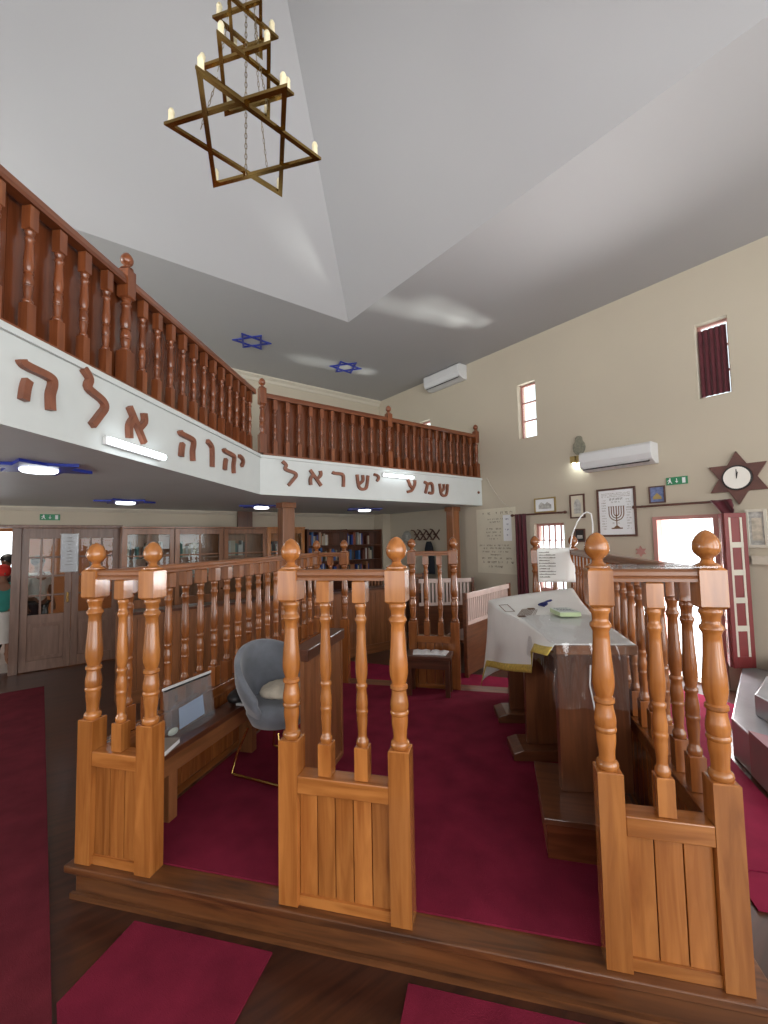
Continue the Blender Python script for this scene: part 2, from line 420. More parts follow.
def baluster_mesh(key, h, zb, zl, zu, zt, k, m):
    if key not in CACHE:
        mb = MB(); chamfer_block(mb, h, zb, zl, .003); turned(mb, zl, zu, k, 14); chamfer_block(mb, h, zu, zt, .006)
        CACHE[key] = mb.mesh(key, m, 38)
    return CACHE[key]
def panel_railing(label, fr, loc, rot, posts, bals, x0, x1, cat='railing', group=None, boards=.085, wd='oak'):
    """railing of the platform: local x along it, z from the platform top; posts and bals are x positions"""
    t = thing('railing', label, cat, fr, loc, rot, group)
    for x in posts:
        p = raw('newel_post', newel_mesh('newel'+wd, .0455, 0, .712, 1.332, 1.486, .98, wd+'_z'), t, (x, 0, 0))
        raw('finial', finial_mesh('finial'+wd, 1.486, 1.08, wd+'_z'), p)
    for x in bals:
        raw('baluster', baluster_mesh('baluster'+wd, .030, .563, .705, 1.328, 1.431, .66, wd+'_z'), t, (x, 0, 0))
    hr = MB().prism([(-.036, 1.432), (.036, 1.432), (.036, 1.444), (.030, 1.450), (.036, 1.456), (.036, 1.470), (.028, 1.480), (-.028, 1.480), (-.036, 1.470), (-.036, 1.456), (-.030, 1.450), (-.036, 1.444)], x0, x1, 'x')
    part('handrail', hr, 'midwood_x', t)
    part('cap_rail', MB().box(x0, x1, -.045, .045, .488, .562), wd+'_x', t, bevel=.004)
    mb = MB(); n = max(2, round((x1-x0)/boards)); w = (x1-x0)/n
    for i in range(n): mb.box(x0+i*w+.002, x0+(i+1)*w-.002, -.016+random.uniform(-.001, .001), .016, .045, .487)
    part('board_panel', mb, wd+'_z', t, bevel=.002)
    part('bottom_rail', MB().box(x0, x1, -.028, .028, 0.002, .045), wd+'_x', t)
    return t
h = .0455
def wing(label, ua, ub, v, nb):
    L = ub-ua; a, b = -L/2, L/2
    xs = [a+(i+1)*L/(nb+1) for i in range(nb)]
    return panel_railing(label, B, ((ua+ub)/2, v, ZP), 0, [a, b], xs, a+h+.0005, b-h-.0005, wd='oak' if v < 3 else 'shaded_oak')
wing('honey-varnished railing panel at the front left corner of the platform, beside the long bench', -2.084, -1.722, 1.935, 1)
wing('honey-varnished railing panel in the middle of the platform front, between two gaps', -.946, -.433, 1.935, 2)
wing('honey-varnished railing panel at the front right corner of the platform, nearest the camera', .391, .774, 1.935, 1)
wing('shade-darkened railing panel at the far left corner of the platform, in front of the bookcase', -2.064, -1.72, 4.90, 1)
wing('shade-darkened railing panel at the middle of the platform back, behind the small side bench', -.92, -.46, 4.90, 2)
wing('railing panel at the far right corner of the platform, with a white sheet over it', .394, .768, 4.90, 1)
def side_rail(label, u, v0, v1, n):
    L = v1-v0-2*h-.002; xs = [-L/2+(i+1)*L/(n+1) for i in range(n)]
    return panel_railing(label, B, (u, (v0+v1)/2, ZP), 90, [], xs, -L/2, L/2, wd='shaded_oak')
side_rail('long railing along the left side of the platform behind the grey chair', -2.064, 1.935, 4.90, 17)
side_rail('long railing along the right side of the platform facing the bright doorway', .768, 1.935, 4.90, 17)

# gallery railing
GB0, GBT = ZG1+.002, 3.66
def gallery_post(t, x, rot=0):
    p = raw('newel_post', newel_mesh('gnewel', .042, .03, .27, .65, .865, .86, 'redwood_z'), t, (x, 0, 0))
    raw('finial', finial_mesh('gfinial', .865, .98, 'redwood_z'), p); return p
def gallery_rail(label, fr, loc, rot, x0, x1, posts, spans, back):
    t = thing('balcony_railing', label, 'railing', fr, loc, rot)
    for x in posts: gallery_post(t, x)
    for a, b, n in spans:
        for i in range(n):
            raw('baluster', baluster_mesh('gbal', .026, .03, .20, .60, .735, .60, 'redwood_z'), t, (a+(b-a)*(i+1)/(n+1), 0, 0))
    part('base_rail', MB().box(x0, x1, -.045, .045, 0, .029), 'redwood_x', t)
    segs = []
    ps = sorted(posts); cur = x0
    mb = MB()
    for p in ps+[None]:
        e = x1 if p is None else p-.0425
        if e-cur > .02: mb.prism([(-.034, .737), (.034, .737), (.036, .76), (.028, .80), (-.028, .80), (-.036, .76)], cur, e, 'x')
        if p is not None: cur = p+.0425
    part('handrail', mb, 'redwood_x', t)
    mb = MB()
    for a, b in back:
        n = max(1, round((b-a)/.5)); w = (b-a)/n
        for i in range(n): mb.box(a+i*w, a+(i+1)*w-.003, .062, .080, .03, .80)
    part('backing_board', mb, 'backboard_z', t)
    return t
gallery_rail('reddish wooden balcony railing above the front of the balcony facing the camera', R, (0, GC.y+.06, GB0), 0, -4.10, -.005, [-4.10, -2.07, -.05], [(-4.10, -2.07, 11), (-2.07, -.05, 11)], [(-4.04, -.03)])
gallery_rail('reddish wooden balcony railing running along the left side of the balcony', LF, (0, .06, GB0), 0, -5.3, -.06, [-2.38, -4.86], [(-4.86, -2.38, 12), (-2.38, .0, 12)], [(-5.3, -.08)])

# ------------------------------------------------------------------ letters on the fascia
GLY = {
 'he': [[(0, 1), (.12, .9), (.85, .86), (.97, .72), (.90, .4), (.93, 0)], [(.2, .55), (.14, .35), (.1, .02)]],
 'lamed': [[(.05, 1.0), (.28, .86), (.24, .68), (.80, .56), (.92, .44), (.72, .25), (.42, .0)]],
 'aleph': [[(.08, 1), (.9, 0)], [(.85, 1), (.88, .72), (.62, .45)], [(.28, .66), (.1, .4), (.12, 0)]],
 'vav': [[(.1, 1), (.55, .88), (.7, .7), (.72, 0)]],
 'yod': [[(.05, 1), (.6, .88), (.8, .55), (.5, .05)]],
 'resh': [[(0, .95), (.15, .88), (.75, .86), (.92, .68), (.9, 0)]],
 'shin': [[(.02, 1), (.2, .08), (.78, .08), (.98, 1)], [(.5, 1), (.52, .62), (.22, .36)]],
 'mem': [[(.02, 1), (.35, .78), (.12, 0)], [(.35, .78), (.75, .95), (.97, .7), (.95, .06), (.5, .06)]],
 'ayin': [[(.1, 1), (.35, .5), (.62, .28)], [(.9, 1), (.86, .6), (.5, .1), (0, -.05)]],
}
def smooth_path(P, n=5):
    if len(P) < 3: return P
    Q = [P[0]]+list(P)+[P[-1]]; out = []
    for i in range(1, len(Q)-2):
        p0, p1, p2, p3 = [Vector(q) for q in Q[i-1:i+3]]
        for k in range(n):
            t = k/n; v = .5*((2*p1)+(p2-p0)*t+(2*p0-5*p1+4*p2-p3)*t*t+(3*p1-p0-3*p2+p3)*t**3); out.append(tuple(v))
    return out+[P[-1]]
def letter(kind, fr, x0, x1, z0, z1, y, label):
    W = x1-x0; H = z1-z0; bs = []
    for k, st in enumerate(GLY[kind]):
        if kind == 'he' or not bs: bs.append(MB())
        bs[-1].ribbon([((px-.5)*W, pz*H) for px, pz in smooth_path(st)], .040 if H > .15 else .036, -.034-.001*k, -.002)
    if len(bs) == 1:
        return single('wooden_letter', bs[0], 'letterwood', label, 'letter', fr, ((x0+x1)/2, y, z0), group='wooden letters on the balcony front')
    t = thing('wooden_letter', label, 'letter', fr, ((x0+x1)/2, y, z0), group='wooden letters on the balcony front')
    for m in bs: part('stroke', m, 'letterwood', t)
    return t
for k, a, b, z0, z1, l in [
    ('he', -3.245, -3.05, 2.51, 2.715, 'brown wooden Hebrew letter he, leftmost on the balcony front'),
    ('lamed', -2.855, -2.65, 2.505, 2.825, 'brown wooden Hebrew letter lamed on the left balcony side, second from the left'),
    ('aleph', -2.455, -2.25, 2.505, 2.72, 'brown wooden Hebrew letter aleph just above the left tube light'),
    ('he', -1.815, -1.59, 2.495, 2.71, 'brown wooden Hebrew letter he right of the left tube light'),
    ('vav', -1.37, -1.215, 2.50, 2.725, 'brown wooden Hebrew letter vav on the left balcony side, between two letters he'),
    ('he', -1.02, -.77, 2.51, 2.725, 'brown wooden Hebrew letter he nearest the corner of the balcony'),
    ('yod', -.665, -.52, 2.615, 2.72, 'small brown wooden Hebrew letter yod left of the balcony corner')]:
    letter(k, LF, a, b, z0, z1, 0, l)
for k, a, b, z0, z1, l in [
    ('lamed', -3.875, -3.66, 2.50, 2.80, 'brown wooden Hebrew letter lamed just right of the balcony corner'),
    ('aleph', -3.49, -3.29, 2.525, 2.725, 'brown wooden Hebrew letter aleph on the front side of the balcony'),
    ('resh', -3.13, -2.94, 2.53, 2.735, 'brown wooden Hebrew letter resh on the front side of the balcony'),
    ('shin', -2.73, -2.53, 2.52, 2.72, 'brown wooden Hebrew letter shin left of the right tube light'),
    ('yod', -2.43, -2.32, 2.645, 2.745, 'small brown wooden Hebrew letter yod at the left end of the right tube light'),
    ('ayin', -1.79, -1.61, 2.53, 2.715, 'brown wooden Hebrew letter ayin below the right tube light'),
    ('mem', -1.43, -1.24, 2.52, 2.70, 'brown wooden Hebrew letter mem near the right end of the balcony'),
    ('shin', -1.085, -.89, 2.505, 2.695, 'brown wooden Hebrew letter shin, rightmost on the balcony front')]:
    letter(k, R, a, b, z0, z1, GC.y, l)
single('wall_stud', MB().lathe([(-.001, .022), (-.02, .022), (-.03, .012)], 12, mat=Matrix.Rotation(rad(-90), 3, 'X')), 'letterwood', 'small dark round stud at the right end of the balcony front', 'stud', R, (-.10, GC.y-.0, 2.60))
# tube lights on the fascia
def tubelight(fr, x0, x1, z, y, label):
    t = thing('tube_light', label, 'light', fr, ((x0+x1)/2, y, z)); L = x1-x0
    part('housing', MB().box(-L/2, L/2, -.03, -.001, -.012, .045), 'plasticwhite', t, bevel=.004)
    part('tube', MB().tube([(-L/2+.01, -.05, .012), (L/2-.01, -.05, .012)], .022, 12), 'tube', t, smooth=40)
    return t
tubelight(LF, -2.66, -2.07, 2.425, 0, 'lit white tube light below the letters on the left balcony side')
tubelight(R, -2.27, -1.68, 2.735, GC.y, 'lit white tube light on the front side of the balcony between letters')
# star lamps under the gallery
def star_pts(r, rot=0, r2=None):
    r2 = r2 or r/math.sqrt(3)
    return [((r if i % 2 == 0 else r2)*cos(rad(rot+30*i)), (r if i % 2 == 0 else r2)*sin(rad(rot+30*i))) for i in range(12)]
for p, q, r, rot, l in [(-6.28, -4.10, .34, 12, 'lit blue star ceiling lamp under the balcony, at the left edge'), (-5.38, -1.45, .36, 0, 'lit blue star ceiling lamp above the glazed cabinet doors'),
                   (-3.47, -1.38, .36, 0, 'lit blue star ceiling lamp beside the wooden post'), (-1.53, -1.50, .36, 0, 'lit blue star ceiling lamp in front of the dark bookcase')]:
    t = thing('star_lamp', l, 'ceiling lamp', R, (p, q, ZG0-.001), 0, 'star lamps under the balcony')
    part('star_plate', MB().prism(star_pts(r, rot), -.022, 0), 'blue', t)
    part('lamp_panel', MB().lathe([(-.045, .10), (-.036, .115), (-.0225, .115)], 24), 'led', t)
# blue star outlines on the high ceiling
def tri_frame(mb, r, rot, w, z0, z1):
    o = [(r*cos(rad(rot+120*i)), r*sin(rad(rot+120*i))) for i in range(3)]; ri = r-2*w
    n = [(ri*cos(rad(rot+120*i)), ri*sin(rad(rot+120*i))) for i in range(3)]
    for i in range(3):
        j = (i+1) % 3; mb.prism([o[i], o[j], n[j], n[i]], z0, z1)
for p, q, rot, l in [(-3.62, -1.36, 8, 'blue six-pointed star outline on the high ceiling, left of two'), (-1.79, -1.33, 8, 'blue six-pointed star outline on the high ceiling, near the air conditioner')]:
    mb = MB(); tri_frame(mb, .31, rot-30, .030, -.016, -.001); tri_frame(mb, .31, rot+30, .030, -.017, -.002)
    single('ceiling_star', mb, 'blue', l, 'star', R, (p, q, ZC), group='blue stars on the ceiling')

# ------------------------------------------------------------------ chandelier
ch = thing('chandelier', 'brass chandelier of stacked six-pointed stars hanging on chains', 'chandelier', R, (-5.243, -5.453, 4.2))
TIERS = [(.23, .50, 0), (.66, .318, 0), (1.05, .215, 0)]
A0 = 15-37.79
for zi, r, _ in TIERS:
    mb = MB()
    for s, dz in ((0, 0), (60, .022)):
        o = [Vector((r*cos(rad(A0+s+120*i)), r*sin(rad(A0+s+120*i)), zi+dz)) for i in range(3)]
        for i in range(3):
            a, b = o[i], o[(i+1) % 3]; w = .030*(.55+.9*r); d = (b-a).normalized(); inn = Vector((0, 0, zi+dz))-(a+b)/2; inn.normalize()
            mb.add([a, b, b-d*w*1.73+inn*w, a+d*w*1.73+inn*w], [(0, 1, 2, 3)])
            hh = Vector((0, 0, .021)); vs = [a, b, b-d*w*1.73+inn*w, a+d*w*1.73+inn*w]
            mb.v = mb.v[:-4]; mb.f = mb.f[:-1]; mb.mi = mb.mi[:-1]
            mb.add([v-hh/2 for v in vs]+[v+hh/2 for v in vs], [(0, 3, 2, 1), (4, 5, 6, 7), (0, 1, 5, 4), (1, 2, 6, 5), (2, 3, 7, 6), (3, 0, 4, 7)])
    part('star_frame', mb, 'brass', ch)
    for i in range(6):
        a = rad(A0+60*i); rr = r-.045; zz = zi+.0325 if i % 2 else zi+.0105
        c = part('candle_holder', MB().lathe([(zz, .020), (zz+.012, .022), (zz+.014, .019), (zz+.055, .019)], 12, rr*cos(a), rr*sin(a)), 'candle', ch, smooth=40)
        part('bulb', MB().lathe([(zz+.055, .012), (zz+.063, .019), (zz+.078, .020), (zz+.095, .013), (zz+.104, .002)], 12, rr*cos(a), rr*sin(a)), 'candle', c, smooth=60)
def chain(mb, a, b, r=.0035, pitch=.035, w=.007):
    a = Vector(a); b = Vector(b); n = max(2, int((b-a).length/pitch)); d = (b-a)/n; t = d.normalized()
    s1 = t.cross(Vector((.3, 1, .1))).normalized(); s2 = t.cross(s1)
    for i in range(n):
        c = a+d*(i+.5); s = s1 if i % 2 else s2; hl = d.length*.62
        mb.tube([c+t*hl*cos(k*pi/4)+s*w*sin(k*pi/4) for k in range(8)], r, 5, True)
mb = MB(); chain(mb, (0, 0, .01), (0, 0, 2.98), .0028, .036); part('centre_chain', mb, 'chain', ch)
for (za, ra, _), (zb, rb, _) in ((TIERS[0], TIERS[1]), (TIERS[1], TIERS[2]), (TIERS[2], (2.9, .03, 0))):
    for i in range(3):
        a = rad(A0+120*i+60); mb = MB(); chain(mb, (ra*.56*cos(a), ra*.56*sin(a), za+.035), (rb*.56*cos(a), rb*.56*sin(a), zb-.012), .002, .034, .006)
        part('side_chain', mb, 'chain', ch)
part('ceiling_plate', MB().lathe([(2.93, .075), (2.96, .06), (2.975, .02)], 16), 'brass', ch, smooth=40)

# ------------------------------------------------------------------ right wall: windows and their dressing
def hi_window(i, h, curtained=False):
    y0, y1, z0, z1 = h
    w = thing('window_%d' % i, 'narrow high window', 'window', R, (.12, (y0+y1)/2, z0)); W = (y1-y0)/2; H = z1-z0
    del w['label'], w['category']; w['kind'] = 'structure'
    mb = MB(); mb.box(-.02, .02, -W+.001, -W+.03, .001, H-.001); mb.box(-.02, .02, W-.03, W-.001, .001, H-.001); mb.box(-.02, .02, -W+.03, W-.03, .001, .03); mb.box(-.02, .02, -W+.03, W-.03, H-.03, H-.001)
    for k in (1, 2): mb.box(-.015, .015, -W+.03, W-.03, k*H/3-.012, k*H/3+.012)
    part('window_frame', mb, 'pinkframe', w); part('pane', MB().box(-.003, .003, -W+.03, W-.03, .03, H-.03), 'glass', w)
    return w
hi_window(1, HI[0]); hi_window(2, HI[1]); hi_window(3, HI[2])
def wavy(mb, x, y0, y1, z0, z1, amp, waves, th=.006, nz=1, nx=None, pinch=None):
    n = nx or max(12, waves*8)
    for side in (0,):
        def fn(i, j):
            y = y0+(y1-y0)*i; return (x+amp*sin(2*pi*waves*i), y, z0+(z1-z0)*j)
        mb.grid(fn, n, nz)
mb = MB(); wavy(mb, 0, -.145, .135, 0, .81, .012, 5)
o = single('curtain', mb, 'curtain', 'dark red curtain hanging in the high window at upper right', 'curtain', R, (.03, -6.535, 3.43)); o.modifiers.new('thick', 'SOLIDIFY').thickness = .006
def barred_window(i, h, cols, rows, fm):
    y0, y1, z0, z1 = h
    w = bpy.data.objects.new('window_%d' % i, None); C.objects.link(w); put(w, R, (.10, (y0+y1)/2, z0)); w['kind'] = 'structure'
    W = (y1-y0)/2; H = z1-z0; mb = MB()
    mb.box(-.03, .03, -W+.001, -W+.04, .001, H-.001); mb.box(-.03, .03, W-.04, W-.001, .001, H-.001); mb.box(-.03, .03, -W+.04, W-.04, .001, .05); mb.box(-.03, .03, -W+.04, W-.04, H-.04, H-.001)
    part('window_frame', mb, fm, w)
    mb = MB()
    for k in range(1, cols): y = -W+2*W*k/cols; mb.box(-.012, .012, y-.010, y+.010, .05, H-.04)
    for k in range(1, rows): z = H*k/rows; mb.box(-.010, .010, -W+.04, W-.04, z-.008, z+.008)
    part('window_bars', mb, fm, w); part('pane', MB().box(.018, .022, -W+.04, W-.04, .05, H-.04), 'glass', w)
barred_window(4, WIN1, 5, 4, 'pinkframe')
# doorway with folding leaves
d2 = bpy.data.objects.new('door_2', None); C.objects.link(d2); put(d2, R, (.05, -6.14, 0)); d2['kind'] = 'structure'
mb = MB(); W = .35; mb.box(-.075, .10, -W+.001, -W+.05, .02, 2.014); mb.box(-.075, .10, W-.05, W-.001, .02, 2.014); mb.box(-.075, .10, -W+.05, W-.05, 1.97, 2.014)
part('door_frame', mb, 'pinkframe', d2)
def leaf(label, a, b, z0, z1):
    a = Vector(a); b = Vector(b); L = (b-a).length; rot = math.degrees(atan2(b.y-a.y, b.x-a.x))
    t = thing('folding_shutter', label, 'shutter', R, (a.x, a.y, z0), rot); H = z1-z0
    mb = MB(); mb.box(0, .045, -.014, .014, 0, H); mb.box(L-.045, L, -.014, .014, 0, H); mb.box(.045, L-.045, -.014, .014, 0, .12); mb.box(.045, L-.045, -.014, .014, H-.05, H)
    part('leaf_frame', mb, 'redframe', t, bevel=.003)
    mb = MB()
    for k in range(1, 5): z = .12+(H-.17)*k/5; mb.box(.045, L-.045, -.012, .012, z-.03, z+.03)
    mb.box(.045, .07, -.010, .010, .12, H-.05); mb.box(L-.07, L-.045, -.010, .010, .12, H-.05)
    part('inner_bars', mb, 'framepale', t); part('leaf_panel', MB().box(.045, L-.045, -.004, .004, .12, H-.05), 'redframe', t)
leaf('open dark red shutter leaf at the right edge of the bright doorway', (-.02, -6.50), (-.24, -6.585), .32, 2.01)
leaf('open dark red shutter leaf with pale inner bars below the star clock', (-.262, -6.605), (-.075, -6.755), .32, 2.01)
# curtain rods
def rod(label, y0, y1, z):
    t = thing('curtain_rod', label, 'rod', R, (-.07, (y0+y1)/2, z)); L = abs(y1-y0)/2
    part('pole', MB().tube([(0, -L, 0), (0, L, 0)], .014, 10), 'framewood', t, smooth=40)
    for s in (-1, 1):
        part('end_knob', MB().ball((0, s*(L+.02), 0), .024, .03, .024, 12, 8), 'framewood', t, smooth=60)
        part('bracket', MB().box(-.012, .069, s*(L-.08)-.012, s*(L-.08)+.012, -.014, .014), 'framewood', t)
    return t
rod('dark curtain rod above the barred window', -4.60, -3.70, 2.15); rod('dark curtain rod above the bright doorway', -6.60, -5.62, 2.155)
def curtain(label, x, y0, y1, z0, z1, waves=3, amp=.022):
    mb = MB(); wavy(mb, 0, y0-(y0+y1)/2, y1-(y0+y1)/2, 0, z1-z0, amp, waves)
    o = single('curtain', mb, 'curtain', label, 'curtain', R, (x, (y0+y1)/2, z0), smooth=60); o.modifiers.new('thick', 'SOLIDIFY').thickness = .008; return o
curtain('dark red curtain drawn to the left of the barred window', -.10, -3.965, -3.765, .35, 2.165)
mb = MB(); mb.grid(lambda i, j: (-.02*sin(i*9), -.10+.20*i*(1-.75*j)-.02*j, .0-(.26*j*(.3+.7*i))), 16, 6)
o = single('bunched_curtain', mb, 'curtain', 'bunched purple-red curtain end hanging from the rod below the star clock', 'curtain', R, (-.105, -6.55, 2.17), smooth=60); o.modifiers.new('thick', 'SOLIDIFY').thickness = .02

# air conditioners
def aircon(label, y0, y1, z0, z1, d=.24):
    L = abs(y1-y0)/2; H = z1-z0
    t = thing('air_conditioner', label, 'air conditioner', R, (-.001, (y0+y1)/2, z0))
    prof = [(0, 0), (-.10*d/.24, 0), (-.21*d/.24, .05), (-d, .12), (-d, H-.03), (-d+.03, H), (0, H)]
    mb = MB(); vs = [(x, -L, z) for x, z in prof]+[(x, L, z) for x, z in prof]; n = len(prof)
    mb.add(vs, [tuple(range(n)), tuple(range(n, 2*n))[::-1]]+[(i, n+i, n+(i+1) % n, (i+1) % n) for i in range(n)])
    part('case', mb, 'plasticwhite', t, bevel=.008)
    mb = MB(); mb.bar((-.185*d/.24, -L+.04, .028), (-.185*d/.24, L-.04, .028), .06, .012, (-.45, 0, 1)); part('air_slot', mb, 'black', t)
    part('louvre', MB().bar((-.20*d/.24, -L+.05, .036), (-.20*d/.24, L-.05, .036), .022, .008, (-.45, 0, 1)), 'plasticwhite', t)
aircon('white air conditioner on the right wall above the menorah picture', -5.90, -4.96, 2.70, 2.965)
aircon('white air conditioner high on the wall above the balcony', -2.74, -1.80, 4.76, 5.04)
# sconce and hamsa ornament
t = thing('wall_sconce', 'small lit wall lamp at the left end of the air conditioner', 'wall lamp', R, (-.001, -4.84, 2.90))
part('bracket', MB().box(-.03, 0, -.05, .05, -.03, .07), 'framewood', t); part('shade', MB().box(-.11, -.031, -.085, -.01, -.04, .06), 'framegold', t, bevel=.004); part('shade', MB().box(-.11, -.031, .01, .085, -.04, .06), 'framegold', t, bevel=.004)
part('bulb', MB().ball((-.07, -.047, -.046), .022, .022, .012, 10, 6), 'sconcelamp', t); part('bulb', MB().ball((-.07, .047, -.046), .022, .022, .012, 10, 6), 'sconcelamp', t)
mb = MB(); out = [(0, 0), (.05, .01), (.085, .05), (.095, .11), (.085, .16), (.055, .20), (.05, .25), (.03, .275), (0, .28)]
mb.prism([(-x, z) for x, z in out[::-1]][:-1]+out[:-1], -.03, -.001, 'x')
single('wall_ornament', mb, 'ornament', 'grey pear-shaped wall ornament above the small lit lamp', 'ornament', R, (0, -4.855, 2.985), bevel=.008)

# text strokes on sheets (local: y to the viewer's right is -y, face looks to -x)
def script(mb, y0, y1, z, hgt, rnd, x=-.003, dens=.8, slant=.2):
    y = y0
    while y < y1:
        w = hgt*rnd.uniform(.35, .7)
        if rnd.random() < dens:
            k = rnd.randrange(4); th = hgt*.17
            if k in (0, 1, 3): mb.box(x-.0012, x, y, y+w, z+hgt-th, z+hgt)
            if k in (0, 1): mb.box(x-.0012, x, y+w-th, y+w, z, z+hgt-th)
            if k == 1: mb.box(x-.0012, x, y, y+th, z, z+hgt*.5)
            if k == 2: mb.box(x-.0012, x, y+w*.3, y+w*.3+th, z, z+hgt)
            if k == 3: mb.box(x-.0012, x, y+w*.4, y+w*.4+th, z+hgt*.2, z+hgt-th)
        else: y += hgt*.3
        y += w+hgt*.12
rnd = random.Random(3)
t = thing('wall_poster', 'large cream sheet with faded Hebrew writing on the wall under the balcony end', 'poster', R, (-.002, -3.28, 1.17))
part('sheet', MB().box(-.004, 0, -.42, .42, 0, 1.13), 'parchment', t)
mb = MB()
for z, a, b, hh in [(1.02, -.36, .40, .042), (.93, -.20, .16, .022), (.88, -.10, .12, .022), (.76, -.12, .20, .026), (.70, -.16, .22, .024), (.64, -.10, .20, .026), (.585, -.06, .14, .022), (.47, -.34, .36, .026), (.42, -.30, .26, .026), (.36, -.25, .30, .026), (.31, -.10, .16, .022), (.245, -.32, .34, .030), (.175, -.36, .34, .034), (.10, -.16, .16, .032)]:
    script(mb, a, b, z, hh, rnd, -.0045, .75)
part('writing', mb, 'ink', t)
t = thing('paper_notice', 'small white notice strip taped over the cream poster beside the curtain', 'notice', R, (-.008, -3.53, 1.73))
part('sheet', MB().box(-.003, 0, -.085, .085, 0, .44), 'paper', t); mb = MB()
for k in range(4): script(mb, -.03, .035, .36-.09*k, .022, rnd, -.0035)
part('writing', mb, 'navy', t)
# pictures
def picture(label, y0, y1, z0, z1, fm, pm, fw_=.022, mat_=None, d=.025, name='picture_frame'):
    t = thing(name, label, 'picture', R, (-.001, (y0+y1)/2, z0)); W = abs(y1-y0)/2; H = z1-z0
    mb = MB(); mb.box(-d, 0, -W, -W+fw_, 0, H); mb.box(-d, 0, W-fw_, W, 0, H); mb.box(-d, 0, -W+fw_, W-fw_, 0, fw_); mb.box(-d, 0, -W+fw_, W-fw_, H-fw_, H)
    part('frame', mb, fm, t, bevel=.003)
    part('print', MB().box(-d*.5, 0, -W+fw_, W-fw_, fw_, H-fw_), mat_ or pm, t)
    return t, W, H, d
t, W, H, d = picture('small landscape picture above the curtain rod of the barred window', -4.44, -4.07, 2.165, 2.40, 'framegold', 'paper')
mb = MB(); mb.box(-d*.5-.002, -d*.5, -.11, .11, .06, .12); mb.prism([(-.11, .12), (-.04, .165), (.0, .13), (.06, .17), (.11, .12)], -d*.5-.002, -d*.5, 'x'); part('drawing', mb, 'pictgrey', t)
t, W, H, d = picture('small upright picture with an arched figure beside the menorah picture', -4.90, -4.67, 2.05, 2.405, 'framewood', 'parchment')
mb = MB(); mb.prism([(-.055, .07), (.055, .07), (.055, .20), (.035, .26), (0, .285), (-.035, .26), (-.055, .20)], -d*.5-.002, -d*.5, 'x'); part('drawing', mb, 'pictgrey', t)
t, W, H, d = picture('framed print of a seven-branched menorah below the air conditioner', -5.60, -5.08, 1.77, 2.44, 'framewood', 'paper', .028)
rt_ = thing
mb = MB(); X = -d*.5-.0015
def arc(mb, r, cz, w):
    mb_pts = [(r*cos(pi+pi*k/14), cz+r*sin(pi+pi*k/14)) for k in range(15)]
    for i in range(14):
        (a, b), (c, e) = mb_pts[i], mb_pts[i+1]; k0 = 1-w/r; 
        mb.prism([(a, b), (c, e), (c*k0, cz+(e-cz)*k0), (a*k0, cz+(b-cz)*k0)], X, -d*.5, 'x')
    for s in (-1, 1): mb.box(X, -d*.5, s*r-(w if s > 0 else 0), s*r+(w if s < 0 else 0), cz, .41)
for r in (.105, .072, .040): arc(mb, r, .32, .013)
mb.box(X, -d*.5, -.007, .007, .14, .41); mb.box(X, -d*.5, -.075, .075, .105, .122); mb.prism([(-.045, .122), (.045, .122), (.012, .15), (-.012, .15)], X, -d*.5, 'x')
for k in range(7): y = (-.105, -.072, -.040, 0, .040, .072, .105)[k]*(.94); mb.box(X, -d*.5, y-.011, y+.011, .41, .418)
part('menorah_drawing', mb, 'inkbrown', t)
mb = MB(); script(mb, -.09, .09, .50, .030, rnd, -d*.5, .95); script(mb, -.05, .06, .465, .018, rnd, -d*.5, .9); part('heading', mb, 'ink', t)
mb = MB()
for s in (-1, 1):
    for k in range(12): script(mb, s*.165-.028, s*.165+.028, .10+.036*k, .016, rnd, -d*.5, .9)
for k in range(3): script(mb, -.19, .19, .545+.022*k, .013, rnd, -d*.5, .9)
for s in (-1, 1): script(mb, s*.05-.025, s*.05+.025, .175, .02, rnd, -d*.5)
part('verses', mb, 'palink', t)
t, W, H, d = picture('small dark picture just below the upright arched picture', -4.885, -4.72, 1.70, 1.895, 'framewood', 'black', .02)
mb = MB(); mb.box(-d*.5-.002, -d*.5, -.04, .04, .05, .10); part('drawing', mb, 'pictgrey', t)
t, W, H, d = picture('small blue picture under the green exit sign', -5.955, -5.765, 2.19, 2.41, 'framewood', 'pictblue', .016)
mb = MB(); mb.box(-d*.5-.002, -d*.5, -.05, .05, .05, .08); mb.prism([(-.05, .08), (.0, .13), (.05, .08)], -d*.5-.002, -d*.5, 'x'); part('drawing', mb, 'framegold', t)
t, W, H, d = picture('pale framed picture behind the open red shutter at the right edge', -6.93, -6.74, 1.62, 2.045, 'framepale', 'pictgrey', .03)
part('drawing', MB().box(-d*.5-.002, -d*.5, -.05, .04, .08, .33), 'pictbeige', t)
struct('trim_6', MB().box(-.05, -.001, -8.5, -6.78, 1.44, 1.53), 'trimpaint')
# small star plaque
single('star_plaque', MB().prism([(y, z) for y, z in star_pts(.075, 90, .04)], -.015, -.001, 'x'), 'pinkframe', 'small reddish star plaque on the wall left of the bright doorway', 'plaque', R, (0, -5.625, 1.57))
